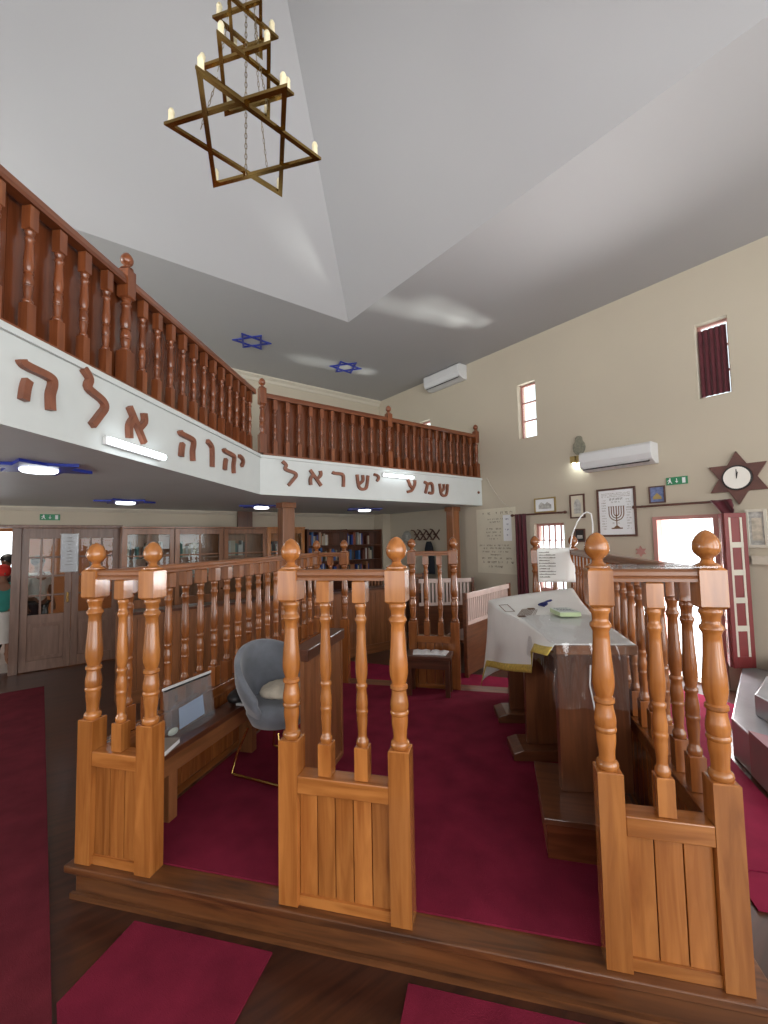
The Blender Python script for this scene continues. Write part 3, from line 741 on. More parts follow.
# exit signs
def exit_sign(label, fr, loc, rot, W, H):
    t = thing('exit_sign', label, 'sign', fr, loc, rot)
    part('plate', MB().box(-.012, 0, -W/2, W/2, 0, H), 'exitgreen', t)
    mb = MB(); X0, X1 = -.0135, -.0121; k = H/.1
    # arrow, running figure, door (viewer's left to right is +y to -y)
    def P(poly): mb.prism([(y, z*k) for y, z in poly], X0, X1, 'x')
    P([(-.004, .08), (.004, .08), (.004, .045), (.018, .045), (0, .02), (-.018, .045), (-.004, .045)])
    for dy in (.075,):
        P([(dy-.008, .072), (dy+.008, .072), (dy+.008, .088), (dy-.008, .088)]); P([(dy-.012, .04), (dy+.012, .045), (dy+.01, .07), (dy-.008, .07)])
        P([(dy-.01, .042), (dy+.002, .042), (dy-.018, .015), (dy-.026, .018)]); P([(dy+.0, .042), (dy+.012, .042), (dy+.026, .02), (dy+.018, .015)]); P([(dy+.008, .068), (dy+.03, .055), (dy+.028, .05), (dy+.008, .058)])
    P([(-.095, .015), (-.06, .015), (-.06, .085), (-.095, .085)])
    part('pictogram', mb, 'paper', t)
exit_sign('green exit sign on the right wall beside the air conditioner', R, (-.001, -6.09, 2.405), 0, .235, .095)
exit_sign('green exit sign above the wooden doors at left', R, (-6.16, -.001, 2.17), 90, .24, .088)
# star clock
t = thing('star_clock', 'wooden six-pointed star wall clock with an oval white face', 'clock', R, (-.001, -6.70, 2.412))
part('star_board', MB().prism([(y, z) for y, z in star_pts(.305, 90)], -.03, 0, 'x'), 'starwood', t, bevel=.003)
def disc(r0, x0, x1, seg=32): return MB().prism([(r0*cos(2*pi*k/seg), r0*sin(2*pi*k/seg)) for k in range(seg)], x0, x1, 'x')
part('rim', disc(.142, -.055, -.031), 'black', t, bevel=.008); part('face', disc(.125, -.058, -.0555), 'clockface', t)
part('minute_hand', MB().box(-.061, -.0585, -.004, .004, -.01, .095), 'black', t); part('hour_hand', MB().bar((-.0605, 0, 0), (-.0605, -.012, .065), .003, .008, (0, 1, .2)), 'black', t)
# cable
mb = MB(); pts = [(-.012, -3.125, 2.853), (-.012, -3.20, 2.72), (-.012, -3.29, 2.586), (-.012, -3.40, 2.45), (-.012, -3.47, 2.375), (-.012, -3.60, 2.30)]
single('wall_cable', MB().tube(pts, .010, 8), 'trimpaint', 'thin pale cable running down the wall from the balcony end', 'cable', R, (0, 0, 0), smooth=60)
# coat rack
t = thing('coat_rack', 'dark wooden lattice coat rack on the wall under the balcony', 'coat rack', R, (-.004, -1.52, 1.75))
mb = MB()
for k in range(4):
    y = .36-.18*k*1.05; mb.bar((-.012, y, .02), (-.012, y-.19, .22), .028, .008, (1, 0, 0)); mb.bar((-.021, y, .22), (-.021, y-.19, .02), .028, .008, (1, 0, 0))
part('lattice', mb, 'framewood', t)
for k in range(4):
    y = .36-.18*k*1.05-.095
    for z in (.02, .12, .22):
        part('peg', MB().tube([(-.025, y+(.095 if z != .12 else 0), z), (-.09, y+(.095 if z != .12 else 0), z+.015)], .010, 8), 'framewood', t)
mb = MB()
def fn(i, j):
    a = 2*pi*i; z = .64*j; r = (.11+.05*(1-j)**2)*(1 if j < .97 else .4); return (-.085+.055*sin(a)*(1.0 if sin(a) < 0 else .9), r*1.0*cos(a)*(1 if j < .8 else 1-.5*(j-.8)/.2)+.01*sin(5*a+8*j), z)
mb.grid(fn, 24, 14)
single('coat', mb, 'coatcloth', 'dark coat hanging from the lattice coat rack', 'coat', R, (-.03, -1.71, 1.10), smooth=60)
t = thing('hat', 'grey brimmed hat hanging at the left end of the coat rack', 'hat', R, (-.11, -1.04, 1.83))
part('brim', MB().lathe([(0, .14), (.008, .145), (.012, .13)], 24, mat=Matrix.Rotation(rad(-90), 3, 'Y')), 'hatcloth', t, smooth=50)
part('crown', MB().lathe([(.012, .09), (.06, .085), (.09, .07), (.10, .02)], 24, mat=Matrix.Rotation(rad(-90), 3, 'Y')), 'hatcloth', t, smooth=50)

# ------------------------------------------------------------------ wooden doors in the back wall
dz = 2.055
fr1 = bpy.data.objects.new('door_1', None); C.objects.link(fr1); put(fr1, R, (-5.9, 0, 0)); fr1['kind'] = 'structure'
mb = MB()
mb.box(-1.849, -.001+.679, -.03, .10, dz, 2.099); mb.box(.63, .679, -.03, .10, .001, dz); mb.box(-1.849, -1.80, -.03, .10, .001, dz); mb.box(-.68, -.575, -.03, .10, .001, dz)
part('door_frame', mb, 'doorwood', fr1, bevel=.004)
def door_leaf(x0, x1, parent, y=0.0):
    z0, z1 = .012, dz-.004; st = .085; pz0, pz1 = .80, 1.90
    mb = MB(); mb.box(x0, x0+st, y, y+.04, z0, z1); mb.box(x1-st, x1, y, y+.04, z0, z1)
    mb.box(x0+st, x1-st, y, y+.04, z0, .16); mb.box(x0+st, x1-st, y, y+.04, .68, pz0); mb.box(x0+st, x1-st, y, y+.04, pz1, z1)
    w = x1-x0-2*st
    for k in (1, 2): mb.box(x0+st+w*k/3-.014, x0+st+w*k/3+.014, y+.005, y+.035, pz0, pz1)
    for k in (1, 2, 3): mb.box(x0+st, x1-st, y+.005, y+.035, pz0+(pz1-pz0)*k/4-.014, pz0+(pz1-pz0)*k/4+.014)
    mb.prism([(x0+st, .16), (x1-st, .16), (x1-st, .68), (x0+st, .68)], y+.012, y+.03, 'y')
    mb.box(x0+st+.05, x1-st-.05, y+.004, y+.014, .21, .63)
    p = part('door_leaf', mb, 'doorwood', parent, bevel=.003)
    part('panes', MB().box(x0+st, x1-st, y+.018, y+.022, pz0, pz1), 'glass', p)
    part('door_handle', MB().box(x1-.06, x1-.03, y-.02, y-.001, .95, 1.10), 'brass', p, bevel=.004)
door_leaf(-.573, .02, fr1); door_leaf(.024, .628, fr1)
t = thing('paper_notice', 'white notice in a plastic sleeve taped to the wooden doors', 'notice', R, (-5.915, -.006, 1.40))
part('sheet', MB().box(-.105, .105, -.003, 0, 0, .565), 'paper', t)
mb = MB(); r2 = random.Random(5)
for k, (w, hh) in enumerate([(.05, .014), (.07, .014), (.03, .014), (.02, .014), (.06, .02), (.04, .012), (.07, .012), (.05, .012), (.10, .014)]):
    z = .50-.05*k; x = -w/2
    while x < w/2: mb.box(x, x+hh*.5, -.0045, -.0031, z, z+hh*r2.uniform(.5, 1)); x += hh*.8
part('writing', mb, 'ink', t); part('plastic_sleeve', MB().box(-.115, .115, -.0065, -.005, -.015, .575), 'clearplastic', t)

# ------------------------------------------------------------------ glazed cabinets and the bookcase with their books
BOOK = {}
def book_mesh(ci, wi, hi, di):
    k = (ci, wi, hi, di)
    if k not in BOOK:
        w, hh, dd = .022+.010*wi, .19+.025*hi, .14+.01*di; c = .003
        mb = MB(); mb.box(0, c, -dd, 0, 0, hh); mb.box(w-c, w, -dd, 0, 0, hh); mb.box(c, w-c, -dd, -dd+c, 0, hh); mb.cur = 1; mb.box(c, w-c, -dd+c, -.004, .004, hh-.004)
        BOOK[k] = (mb.mesh('book', [BOOKC[ci], 'paper']), w, hh)
    return BOOK[k]
CN = ['dark brown', 'navy blue', 'beige', 'blue', 'cream', 'black', 'reddish brown', 'grey', 'dark green', 'tan']
def shelf_of_books(fr, x0, x1, y, z, group, where, rg, fill=.9, maxn=12, cols=None, scale=1):
    x = x0; n = 0
    while n < maxn:
        ci = rg.choice(cols) if cols else rg.randrange(10); me, w, hh = book_mesh(ci, rg.randrange(3), rg.randrange(4), 0)
        if x+w > x1: break
        if rg.random() < fill:
            o = raw('book', me); put(o, fr, (x, y, z)); tag(o, '%s book standing upright %s' % (CN[ci], where), 'book', group+', '+CN[ci]); n += 1
        else: x += .03
        x += w+.0015
rg = random.Random(11)
def cabinet(label, p0, p1, wm, where):
    q0, q1 = -.30, -.055; H = 2.07; W = p1-p0-.006
    t = thing('glazed_cabinet', label, 'cabinet', R, ((p0+p1)/2, q1, 0)); a, b = -W/2, W/2; D = q1-q0
    mb = MB(); mb.box(a, a+.02, -D+.03, 0, 0, H-.03); mb.box(b-.02, b, -D+.03, 0, 0, H-.03); mb.box(a+.02, b-.02, -.012, 0, 0, H-.03); mb.box(a-.0, b+.0, -D-.015, 0, H-.03, H); mb.box(a+.02, b-.02, -D+.03, -.012, 0, .10)
    part('carcass', mb, wm, t)
    for z in (.88, 1.22, 1.56): part('shelf', MB().box(a+.02, b-.02, -D+.032, -.012, z-.02, z), wm, t)
    y0 = -D; mb = MB(); st = .07; x0, x1 = a+.004, b-.004; z0, z1 = .06, H-.035; pz0, pz1 = .92, 1.945
    mb.box(x0, x0+st, y0, y0+.028, z0, z1); mb.box(x1-st, x1, y0, y0+.028, z0, z1); mb.box(x0+st, x1-st, y0, y0+.028, z0, .16); mb.box(x0+st, x1-st, y0, y0+.028, .80, pz0); mb.box(x0+st, x1-st, y0, y0+.028, pz1, z1)
    mb.box(-.014, .014, y0+.003, y0+.025, pz0, pz1)
    for k in (1, 2): z = pz0+(pz1-pz0)*k/3; mb.box(x0+st, x1-st, y0+.003, y0+.025, z-.012, z+.012)
    mb.box(x0+st, x1-st, y0+.010, y0+.024, .16, .80)
    dd = part('cabinet_door', mb, wm, t, bevel=.003)
    part('panes', MB().box(x0+st, x1-st, y0+.012, y0+.015, pz0, pz1), 'glass', dd)
    part('knob', MB().lathe([(0, .008), (.015, .008), (.02, .014), (.03, .010)], 12, x1-.035, y0-.001, 1.0, Matrix.Rotation(rad(90), 3, 'X')), 'brass', dd, smooth=40)
    for z in (1.2205, 1.5605):
        shelf_of_books(R, (p0+p1)/2+a+.05, (p0+p1)/2+b-.05, q1-.02, z, 'books in the glazed cabinets '+where, where, rg, .85, 11, [2, 4, 7, 7, 5, 0, 8])
cabinet('tall glazed wooden cabinet, leftmost of four, next to the wooden doors', -5.272, -4.514, 'midwood_z', 'in the leftmost glazed cabinet')
cabinet('tall glazed wooden cabinet, second from the wooden doors', -4.514, -3.716, 'midwood_z', 'in the second glazed cabinet from the doors')
cabinet('tall glazed wooden cabinet, third from the wooden doors', -3.716, -2.921, 'midwood_z', 'in the third glazed cabinet from the doors')
cabinet('tall glazed orange-brown wooden cabinet beside the open dark bookcase', -2.921, -2.131, 'oak_z', 'in the glazed cabinet beside the bookcase')
t = thing('bookcase', 'dark open bookcase full of books in the far corner', 'bookcase', R, (-1.17, -.055, 0))
mb = MB(); W = .925; Hh = 2.03; D = .27
for x in (-W, -.015, W-.03): mb.box(x, x+.03, -D, 0, 0, Hh)
mb.box(-W, W, -.01, 0, 0, Hh)
part('carcass', mb, 'darkwood_z', t)
SH = [.10, .42, .74, 1.06, 1.38, 1.70]
for z in SH+[Hh-.03]:
    for x0, x1 in ((-W+.03, -.015), (.015, W-.03)): part('shelf', MB().box(x0, x1, -D+.005, -.01, z-.024, z), 'darkwood_x', t)
for z in SH[3:]:
    for x0, x1, wh in ((-W+.05, -.03, 'left'), (.035, W-.05, 'right')):
        k = {1.06: 'lower', 1.38: 'middle', 1.70: 'upper'}[z]
        shelf_of_books(R, -1.17+x0, -1.17+x1, -.075, z+.0005, 'books on the %s %s shelf of the dark bookcase' % (k, wh), 'on the %s %s shelf of the dark bookcase' % (k, wh), rg, .8, 14, [1, 3, 1, 4, 2, 6, 5, 0, 9, 7])

# ------------------------------------------------------------------ pews
def desk_row(label, p0, p1, q, H):
    t = thing('pew_desk', label, 'pew', R, ((p0+p1)/2, q, 0)); a, b = (p0-p1)/2, (p1-p0)/2
    mb = MB(); n = int((b-a)/.09); w = (b-a)/n
    for i in range(n): mb.box(a+i*w+.002, a+(i+1)*w-.002, -.012, .012, .14, H-.07)
    part('board_front', mb, 'midwood_z', t)
    mb = MB(); mb.box(a, b, -.02, .02, .001, .14); mb.box(a, b, -.02, .02, H-.07, H-.031); part('rails', mb, 'midwood_x', t)
    part('desk_top', MB().box(a-.01, b+.01, -.05, .26, H-.03, H), 'darkwood_x', t, bevel=.004)
    for x in (a, (a+b)/2-.02, b-.04): part('end_panel', MB().box(x, x+.04, .021, .24, .001, H-.031), 'midwood_z', t)
desk_row('long paneled wooden pew desk in front of the cabinets and bookcase', -5.55, -1.35, -2.40, 1.02)
def slat_bench(label, a, b, H, slatm, lowm, z_split):
    a = Vector(a); b = Vector(b); L = (b-a).length; rot = math.degrees(atan2(b.y-a.y, b.x-a.x))
    t = thing('slatted_bench', label, 'bench', R, (a.x, a.y, .0115), rot)
    mb = MB(); mb.box(0, L, -.02, .02, H-.07, H); mb.box(0, L, -.02, .02, z_split-.05, z_split); part('back_rails', mb, slatm, t, bevel=.004)
    n = max(4, int(L/.062)); mb = MB()
    for i in range(n): x = .03+(L-.06)*(i+.5)/n; mb.box(x-.016, x+.016, -.010, .010, z_split, H-.07)
    part('back_slats', mb, slatm, t)
    for x in (0, L-.05): part('end_post', MB().box(x, x+.05, -.021, -.0205+.001, .0, H) if False else MB().box(x-.0005-(.05 if x == 0 else -.05), x-.0005+.05-(.05 if x == 0 else -.05), -.025, .025, .001, H+.01), lowm, t, bevel=.004)
    part('back_panel', MB().box(0, L, -.012, .012, .02, z_split-.05), lowm, t)
    part('seat', MB().box(0, L, .026, .42, .42, .455), lowm, t, bevel=.006)
    for x in (.05, L-.10): part('leg', MB().box(x, x+.05, .33, .38, .001, .42), lowm, t)
slat_bench('glare-paled slatted bench back beside the white-covered table', (-1.88, -4.233), (-.50, -3.862), 1.06, 'bench_glare', 'tablewood_x', .70)
slat_bench('glare-paled slatted bench in the second row below the coat rack', (-1.18, -2.55), (-.42, -3.05), 1.10, 'bench_glare', 'tablewood_x', .70)
slat_bench('dark wooden bench back under the coat rack', (-1.35, -1.25), (-.45, -1.85), 1.12, 'midwood_x', 'darkwood_x', .8)

# ------------------------------------------------------------------ things on the platform
# long bench by the left railing
t = thing('long_bench', 'long dark wooden bench along the left railing of the platform', 'bench', B, (-1.9, 2.6, ZP+.010))
part('bench_top', MB().prism([(-.085, -.60), (.055, -.60), (.085, .72), (-.085, .72)], .385, .42), 'darkwood_y', t, bevel=.005)
part('apron', MB().prism([(.025, -.60), (.047, -.60), (.077, .72), (.055, .72)], .29, .3845), 'midwood_y', t)
for y in (-.34, .52): part('leg', MB().box(-.07, .022+.02*(y > 0), y, y+.07, 0, .3845), 'midwood_z', t, bevel=.004)
# clear zip bag with a pale blue paper
t = thing('zip_bag', 'clear plastic zip bag with a pale blue paper standing on the long bench', 'bag', B, (-1.945, 2.54, ZP+.4305), 83)
prof = [(-.19, 0), (.19, 0), (.20, .02), (.20, .26), (-.20, .26), (-.20, .02)]
mb = MB()
def fn(i, j): return (-.20+.40*i, (.012+.028*sin(pi*i))*(1-j*.9)*1.0+.035*j, .285*j)
mb.grid(fn, 12, 10)
def fn2(i, j): return (-.20+.40*i, -(.012+.028*sin(pi*i))*(1-j*.9)+.035*j-.001, .285*j)
mb.grid(fn2, 12, 10)
part('pouch', mb, 'bagplastic', t, smooth=60)
part('zip_strip', MB().box(-.205, .205, .030, .038, .284, .300), 'plasticwhite', t, bevel=.002)
part('zipper', MB().box(-.19, .19, .028, .040, .274, .283), 'black', t)
part('blue_paper', MB().prism([(-.09, .03), (.12, .03), (.115, .16), (-.085, .16)], .004, .008, 'y'), 'bluepaper', t, label='pale blue paper inside the bag', rot=(0, rad(-6), 0))
part('crumpled_wrap', MB().ball((-.145, .005, .028), .04, .012, .022, 10, 7), 'palegreen', t, smooth=60)
t = thing('closed_book', 'closed thick book with white page edges lying on the front end of the long bench', 'book', B, (-1.905, 2.215, ZP+.4305), 12)
part('pages', MB().box(-.058, .064, -.10, .10, .004, .026), 'paper', t); mb = MB(); mb.box(-.065, .065, -.104, .104, 0, .0038); mb.box(-.065, .065, -.104, .104, .0262, .030); mb.box(-.065, -.0585, -.104, .104, .0039, .0261); part('cover', mb, 'palink', t)
t = thing('black_pouch', 'black pouch with a grey strip lying on the bench behind the clear bag', 'pouch', B, (-1.89, 3.02, ZP+.4305), 0)
part('pouch_body', MB().ball((0, 0, .05), .075, .14, .05, 16, 10), 'black', t, smooth=60); part('strip', MB().box(.02, .079, -.10, .12, .002, .022), 'plasticgrey', t, bevel=.004)
single('folded_paper', MB().prism([(-.03, -.06), (.03, -.06), (.03, .06), (-.03, .06)], 0, .012), 'paper', 'small white folded paper at the back end of the long bench', 'paper', B, (-1.93, 3.23, ZP+.4305), bevel=.002)
# grey velvet chair with gold frame
t = thing('velvet_chair', 'grey velvet bucket chair with thin gold legs', 'chair', B, (-1.56, 2.98, ZP+.010), -30)
CF = 0   # faces local +x
mb = MB()
def shell(i, j):   # i round the back (-1..1), j bottom to top
    a = (i-.5)*2*rad(118)+pi
    top = .855-.31*(abs(i-.5)*2)**2.0; z = .36+(top-.36)*j
    r = .19+.085*min(1, j*1.6)+.02*j
    return (r*cos(a)*1.05-.01, r*sin(a)*1.02, z)
mb.grid(shell, 28, 12)
o = part('shell', mb, 'velvet', t, smooth=70); sd = o.modifiers.new('thick', 'SOLIDIFY'); sd.thickness = .045; sd.offset = -1
ss = o.modifiers.new('sub', 'SUBSURF'); ss.levels = 1; ss.render_levels = 1
mb = MB().lathe([(.315, .12), (.33, .19), (.40, .225), (.45, .225), (.475, .20), (.48, .02)], 28); part('seat', mb, 'velvet', t, smooth=60)
for s in (-1, 1):
    pts = [(.13, s*.17, .32), (.17, s*.20, .17), (.215, s*.225, .018), (.19, s*.225, .012), (-.19, s*.225, .012), (-.225, s*.225, .02), (-.19, s*.20, .16), (-.13, s*.17, .32)]
    part('leg_frame', MB().tube(pts, .0095, 10), 'gold', t, smooth=60, rot=(0, 0, rad(20)))
single('cushion', MB().ball((0, 0, .05), .15, .155, .05, 20, 10), 'tancloth', 'crumpled beige cloth cushion on the grey velvet chair', 'cushion', B, (-1.53, 2.97, ZP+.505), smooth=60)
o = C.objects[-1]; dm = o.modifiers.new('rumple', 'DISPLACE'); tx = bpy.data.textures.new('rumple', 'CLOUDS'); tx.noise_scale = .09; dm.texture = tx; dm.strength = .04
# paneled screen in front of the chair
t = thing('desk_screen', 'low boarded wooden screen with a dark cap beside the grey chair', 'screen', B, (-1.19, 2.76, ZP+.010))
mb = MB(); L0, L1 = -.18, .47; n = 7; w = (L1-L0)/n
for i in range(n): mb.box(-.014, .014, L0+i*w+.0015, L0+(i+1)*w-.0015, .03, .86)
part('board_panel', mb, 'midwood_z', t); part('cap', MB().box(-.075, .045, L0-.01, L1+.02, .861, .935), 'darkwood_y', t, bevel=.006); part('foot_rail', MB().box(-.025, .025, L0, L1, 0, .03), 'midwood_y', t)
part('end_post', MB().box(-.022, .022, L1+.0005, L1+.028, 0, .86), 'midwood_z', t)
# reading table
TB = Frame(B.w(.30, 2.62).x, B.w(.30, 2.62).y, -14.1+9)
t = thing('reading_table', 'long wooden reading table on slab legs at the right of the platform', 'table', TB, (0, 0, ZP+.010))
TL, TW, TZ = 1.75, .43, 1.005
part('table_top', MB().prism([(0, 0), (TW, 0), (TW+.137*TL, TL), (-.11, TL), (-.10, 1.35), (-.01, .62)], TZ-.05, TZ), 'midwood_y', t, bevel=.005)
def slab(y, z0):
    p = part('leg', MB().box(.02, TW-.03, y, y+.06, z0+.0, TZ-.0505), 'tablewood_z', t, bevel=.004); return p
l1 = slab(.07, .196)
for y in (.92, 1.58):
    p = slab(y, .075); part('foot', MB().prism([(-.10, 0), (TW+.02, 0), (TW+.02, .05), (TW-.05, .074), (-.03, .074), (-.10, .05)], y-.11, y+.17, 'y'), 'tablewood_x', p, bevel=.004)
part('stretcher', MB().box(TW/2-.02, TW/2+.02, .1305, .9195, .62, .74), 'darkwood_y', t); part('stretcher', MB().box(TW/2-.02, TW/2+.02, .9805, 1.5795, .62, .74), 'darkwood_y', t)
t = thing('step_box', 'low dark red-brown wooden step under the near end of the reading table', 'step', B, (.46, 2.72, ZP+.010))
part('front', MB().box(-.26, .18, -.28, -.255, 0, .165), 'backboard_x', t); part('top', MB().box(-.275, .19, -.29, .30, .1655, .195), 'tablewood_x', t, bevel=.004)
for x in (-.26, .155): part('side', MB().box(x, x+.025, -.2545, .28, 0, .165), 'midwood_y', t)
# white cloth with a gold fringe, draped over the far part of the table
TZW = ZP+.010+TZ
t = thing('table_cloth', 'white printed cloth with gold fringe draped over the far end of the reading table', 'cloth', TB, (0, 0, TZW))
CY0, CY1 = .012, TL+.02
def drop(s):
    if s < .17: return .03+.05*s/.17
    q = min(1, (s-.17)/.10); return .08+.15*q*q*(3-2*q)+.34*max(0, (s-.22)/.78)**.9
def ledge(y):            # left edge of the table top
    if y < .62: return -.01*y/.62
    if y < 1.35: return -.01-.09*(y-.62)/.73
    return -.10-.01*(y-1.35)/.4
def cloth(i, j):
    y = CY0+(CY1-CY0)*j
    if i <= .5:    # on the top, from the right edge to the left edge
        f = 1-i*2; xl = ledge(y)-.004; x = xl+(TW+.137*y-.009-xl)*f; k = max(0, (j-.45)/.55); z = .004+.12*k*k*f**.7*(1 if j < .97 else .92)
        return (x, y, z)
    k = (i-.5)*2; d = drop(j); fl = .02+.018*sin(j*13)*k+.05*k*max(0, (j-.75)/.25)
    return (ledge(y)-.006-fl*k, y+.05*k*max(0, (j-.9)/.1), .004-d*k-.20*k*max(0, (j-.93)/.07)**1.1)
mb = MB(); mb.grid(cloth, 40, 60)
o = part('cloth_sheet', mb, 'cloth', t, smooth=80); sd = o.modifiers.new('thick', 'SOLIDIFY'); sd.thickness = .003
def fr_(i, j):
    a = Vector(cloth(1, j)); b = Vector(cloth(.975, j)); d = (a-b).normalized(); return tuple(a-d*.02+Vector((-.004, 0, 0))+d*.055*i)
mb = MB(); mb.grid(fr_, 3, 60)
o = part('fringe', mb, 'fringe', t, smooth=80); o.modifiers.new('thick', 'SOLIDIFY').thickness = .005
# far-end flap
def flap(i, j):
    a = Vector(cloth((1-i)/2, 1)); k = j
    left = Vector(cloth(.5+.5*k, 1)); z = a.z-.60*k
    w = (1-i)**2.0
    return tuple(Vector((a.x, a.y+.012+.03*k, z))*(1-w)+left*w)
mb = MB(); mb.grid(flap, 18, 14)
o = part('end_flap', mb, 'cloth', t, smooth=80); o.modifiers.new('thick', 'SOLIDIFY').thickness = .003
mb = MB(); r3 = random.Random(9)
def top_z(x, y):
    j = (y-CY0)/(CY1-CY0); i = (TW+.137*y-.009-x)/(TW+.137*y-.005-ledge(y))/2; return cloth(max(0, min(.5, i)), j)[2]
def patch(x0, x1, y0, y1):
    zs = [top_z(x, y)+.0035 for x in (x0, x1) for y in (y0, y1)]
    mb.add([(x0, y0, zs[0]), (x0, y1, zs[1]), (x1, y1, zs[3]), (x1, y0, zs[2])], [(0, 3, 2, 1)])
    mb.add([(x0, y0, zs[0]+.001), (x0, y1, zs[1]+.001), (x1, y1, zs[3]+.001), (x1, y0, zs[2]+.001)], [(0, 1, 2, 3)])
for x0, y0 in ((-.02, .86), (.12, 1.16)): patch(x0, x0+.055, y0, y0+.06)
for k in range(12):
    for m_ in range(9): patch(-.015+.012*m_+.008*k, -.015+.012*m_+.008*k+.007, .935+.022*k, .935+.022*k+.013)
for x0, x1, y0, y1 in ((-.075, -.069, 1.10, 1.42), (-.005, .001, 1.10, 1.42), (-.069, -.005, 1.10, 1.112), (-.069, -.005, 1.408, 1.42)): patch(x0, x1, y0, y1)
for k in range(12): patch(.10+.012*(k % 2)+.006*k, .108+.012*(k % 2)+.006*k, .94+.018*k, .952+.018*k)
part('printed_pattern', mb, 'inkbrown', t)
# blue cord
pts = [(-.02, -.07, .008), (-.05, -.02, .01), (-.02, .02, .012), (.02, .0, .014), (.0, -.045, .012), (-.03, -.01, .016), (.02, .06, .016), (.05, .10, .02), (.09, .13, .024)]
single('blue_cord', MB().tube(pts, .009, 8), 'navy', 'dark blue knotted cord lying on the white cloth', 'cord', TB, (.27, 1.25, TZW+.034), smooth=60)
# clear plastic cover over the near end
t = thing('plastic_cover', 'clear plastic sheet covering the near end of the reading table', 'cover', TB, (0, 0, TZW+.011))
def pc(i, j):
    # j along the table from the hanging front to the far edge of the sheet, i across
    y = -.012 if j < .3 else (-.012+(.92+.012)*(j-.3)/.7)
    z = .0035+.003*sin(i*9+j*14) if j >= .3 else .0035-.34*(1-j/.3)
    x = -.006+(TW+.137*max(0, y)+.01)*(i-.22)/.78 if i >= .22 else -.008
    if i < .22:
        k = 1-i/.22; z -= (.20 if j >= .3 else .0)*k; x -= .03*k*(.5+.5*sin(j*20))
    if j < .3: y -= .03*(1-j/.3)*(.6+.4*sin(i*25))
    return (x, y, z)
mb = MB(); mb.grid(pc, 36, 40); o = part('sheet', mb, 'clearplastic', t, smooth=80)
t = thing('green_book', 'closed pale green book with a white cover label on the reading table', 'book', TB, (.325, .90, TZW+.0205), 3)
part('cover', MB().box(-.075, .075, -.11, .11, 0, .030), 'greenbook', t, bevel=.003); part('cover_sheet', MB().box(-.074, .074, -.106, .109, .0305, .032), 'palegreen', t)
mb = MB(); r4 = random.Random(2)
for y, hh in ((.07, .016), (.0, .02), (-.05, .012)):
    x = -.055
    while x < .05: mb.box(x, x+hh*.7, y, y+hh, .0322, .033); x += hh*1.1
part('title_writing', mb, 'navy', t)
single('drawstring', MB().tube([(0, 0, 0), (-.012, -.01, -.10), (.004, -.012, -.20), (.016, -.012, -.32), (.02, -.012, -.36)], .004, 8), 'plasticwhite', 'thin white string hanging from the near end of the reading table', 'string', TB, (.16, -.05, TZW-.09), smooth=60)
# white sheet of writing over the back right railing
t = thing('lettered_cloth', 'white sheet with lines of writing hanging over the far right railing panel', 'cloth', B, (.58, 4.855, ZP+1.15))
mb = MB(); mb.grid(lambda i, j: (-.17+.36*i, -.006-.008*sin(i*11)-.004*sin(j*5), .335*j), 24, 8)
def over(i, j): return (-.17+.36*i, -.006+.10*j, .335+.014*sin(pi*j))
mb.grid(over, 24, 6)
o = part('sheet', mb, 'cloth', t, smooth=60); o.modifiers.new('thick', 'SOLIDIFY').thickness = .002
mb = MB(); r5 = random.Random(4)
for k in range(10):
    x = -.155; z = .30-.028*k
    while x < -.155+(.16 if k % 3 else .10): mb.box(x, x+.008, -.0215, -.0185, z, z+.012*r5.uniform(.5, 1)); x += .0115
part('writing', mb, 'ink', t)
# papers on the corner of the right railing, and a white cord loop
single('plastic_folder', MB().prism([(-.20, -.05), (.19, -.055), (.20, .05), (-.18, .06)], 0, .012), 'clearplastic', 'clear plastic folder lying on the front right railing', 'folder', B, (.60, 1.94, ZP+1.482), bevel=.003)
pts = [(.02, 0, 0), (.05, 0, .15), (.10, 0, .27), (.15, 0, .34), (.19, 0, .36), (.225, 0, .34), (.235, 0, .25), (.23, 0, .12), (.22, 0, .0)]
single('white_cord', MB().tube(pts, .006, 8), 'plasticwhite', 'white cord looping above the far end of the right railing', 'cord', B, (.66, 4.55, ZP+1.483), smooth=60)
# small bench at the platform back with papers
t = thing('side_bench', 'small dark wooden bench against the middle panel of the platform back', 'bench', B, (-.72, 4.69, ZP+.010))
part('seat', MB().box(-.24, .24, -.14, .14, .37, .41), 'darkwood_x', t, bevel=.005); part('apron', MB().box(-.22, .22, -.125, -.105, .28, .3695), 'darkwood_x', t)
for x in (-.22, .175):
    for y in (-.13, .085): part('leg', MB().box(x, x+.045, y if y > 0 else y+.0255, y+.045 if y > 0 else y+.0455+.015, 0, .3695), 'darkwood_z', t)
for k, (x, y, r_, l) in enumerate([(-.08, 0, 8, 'open white papers lying on the small dark bench, left of two'), (.10, .01, -6, 'white booklet lying on the small dark bench, right of two')]):
    mb = MB().prism([(-.09, 0), (.09, 0), (.09, .006), (.045, .014), (0, .006), (-.045, .014), (-.09, .006)], -.09, .09, 'y')
    single('booklet', mb, 'paper', l, 'booklet', B, (-.72+x, 4.70+y, ZP+.4205), r_)

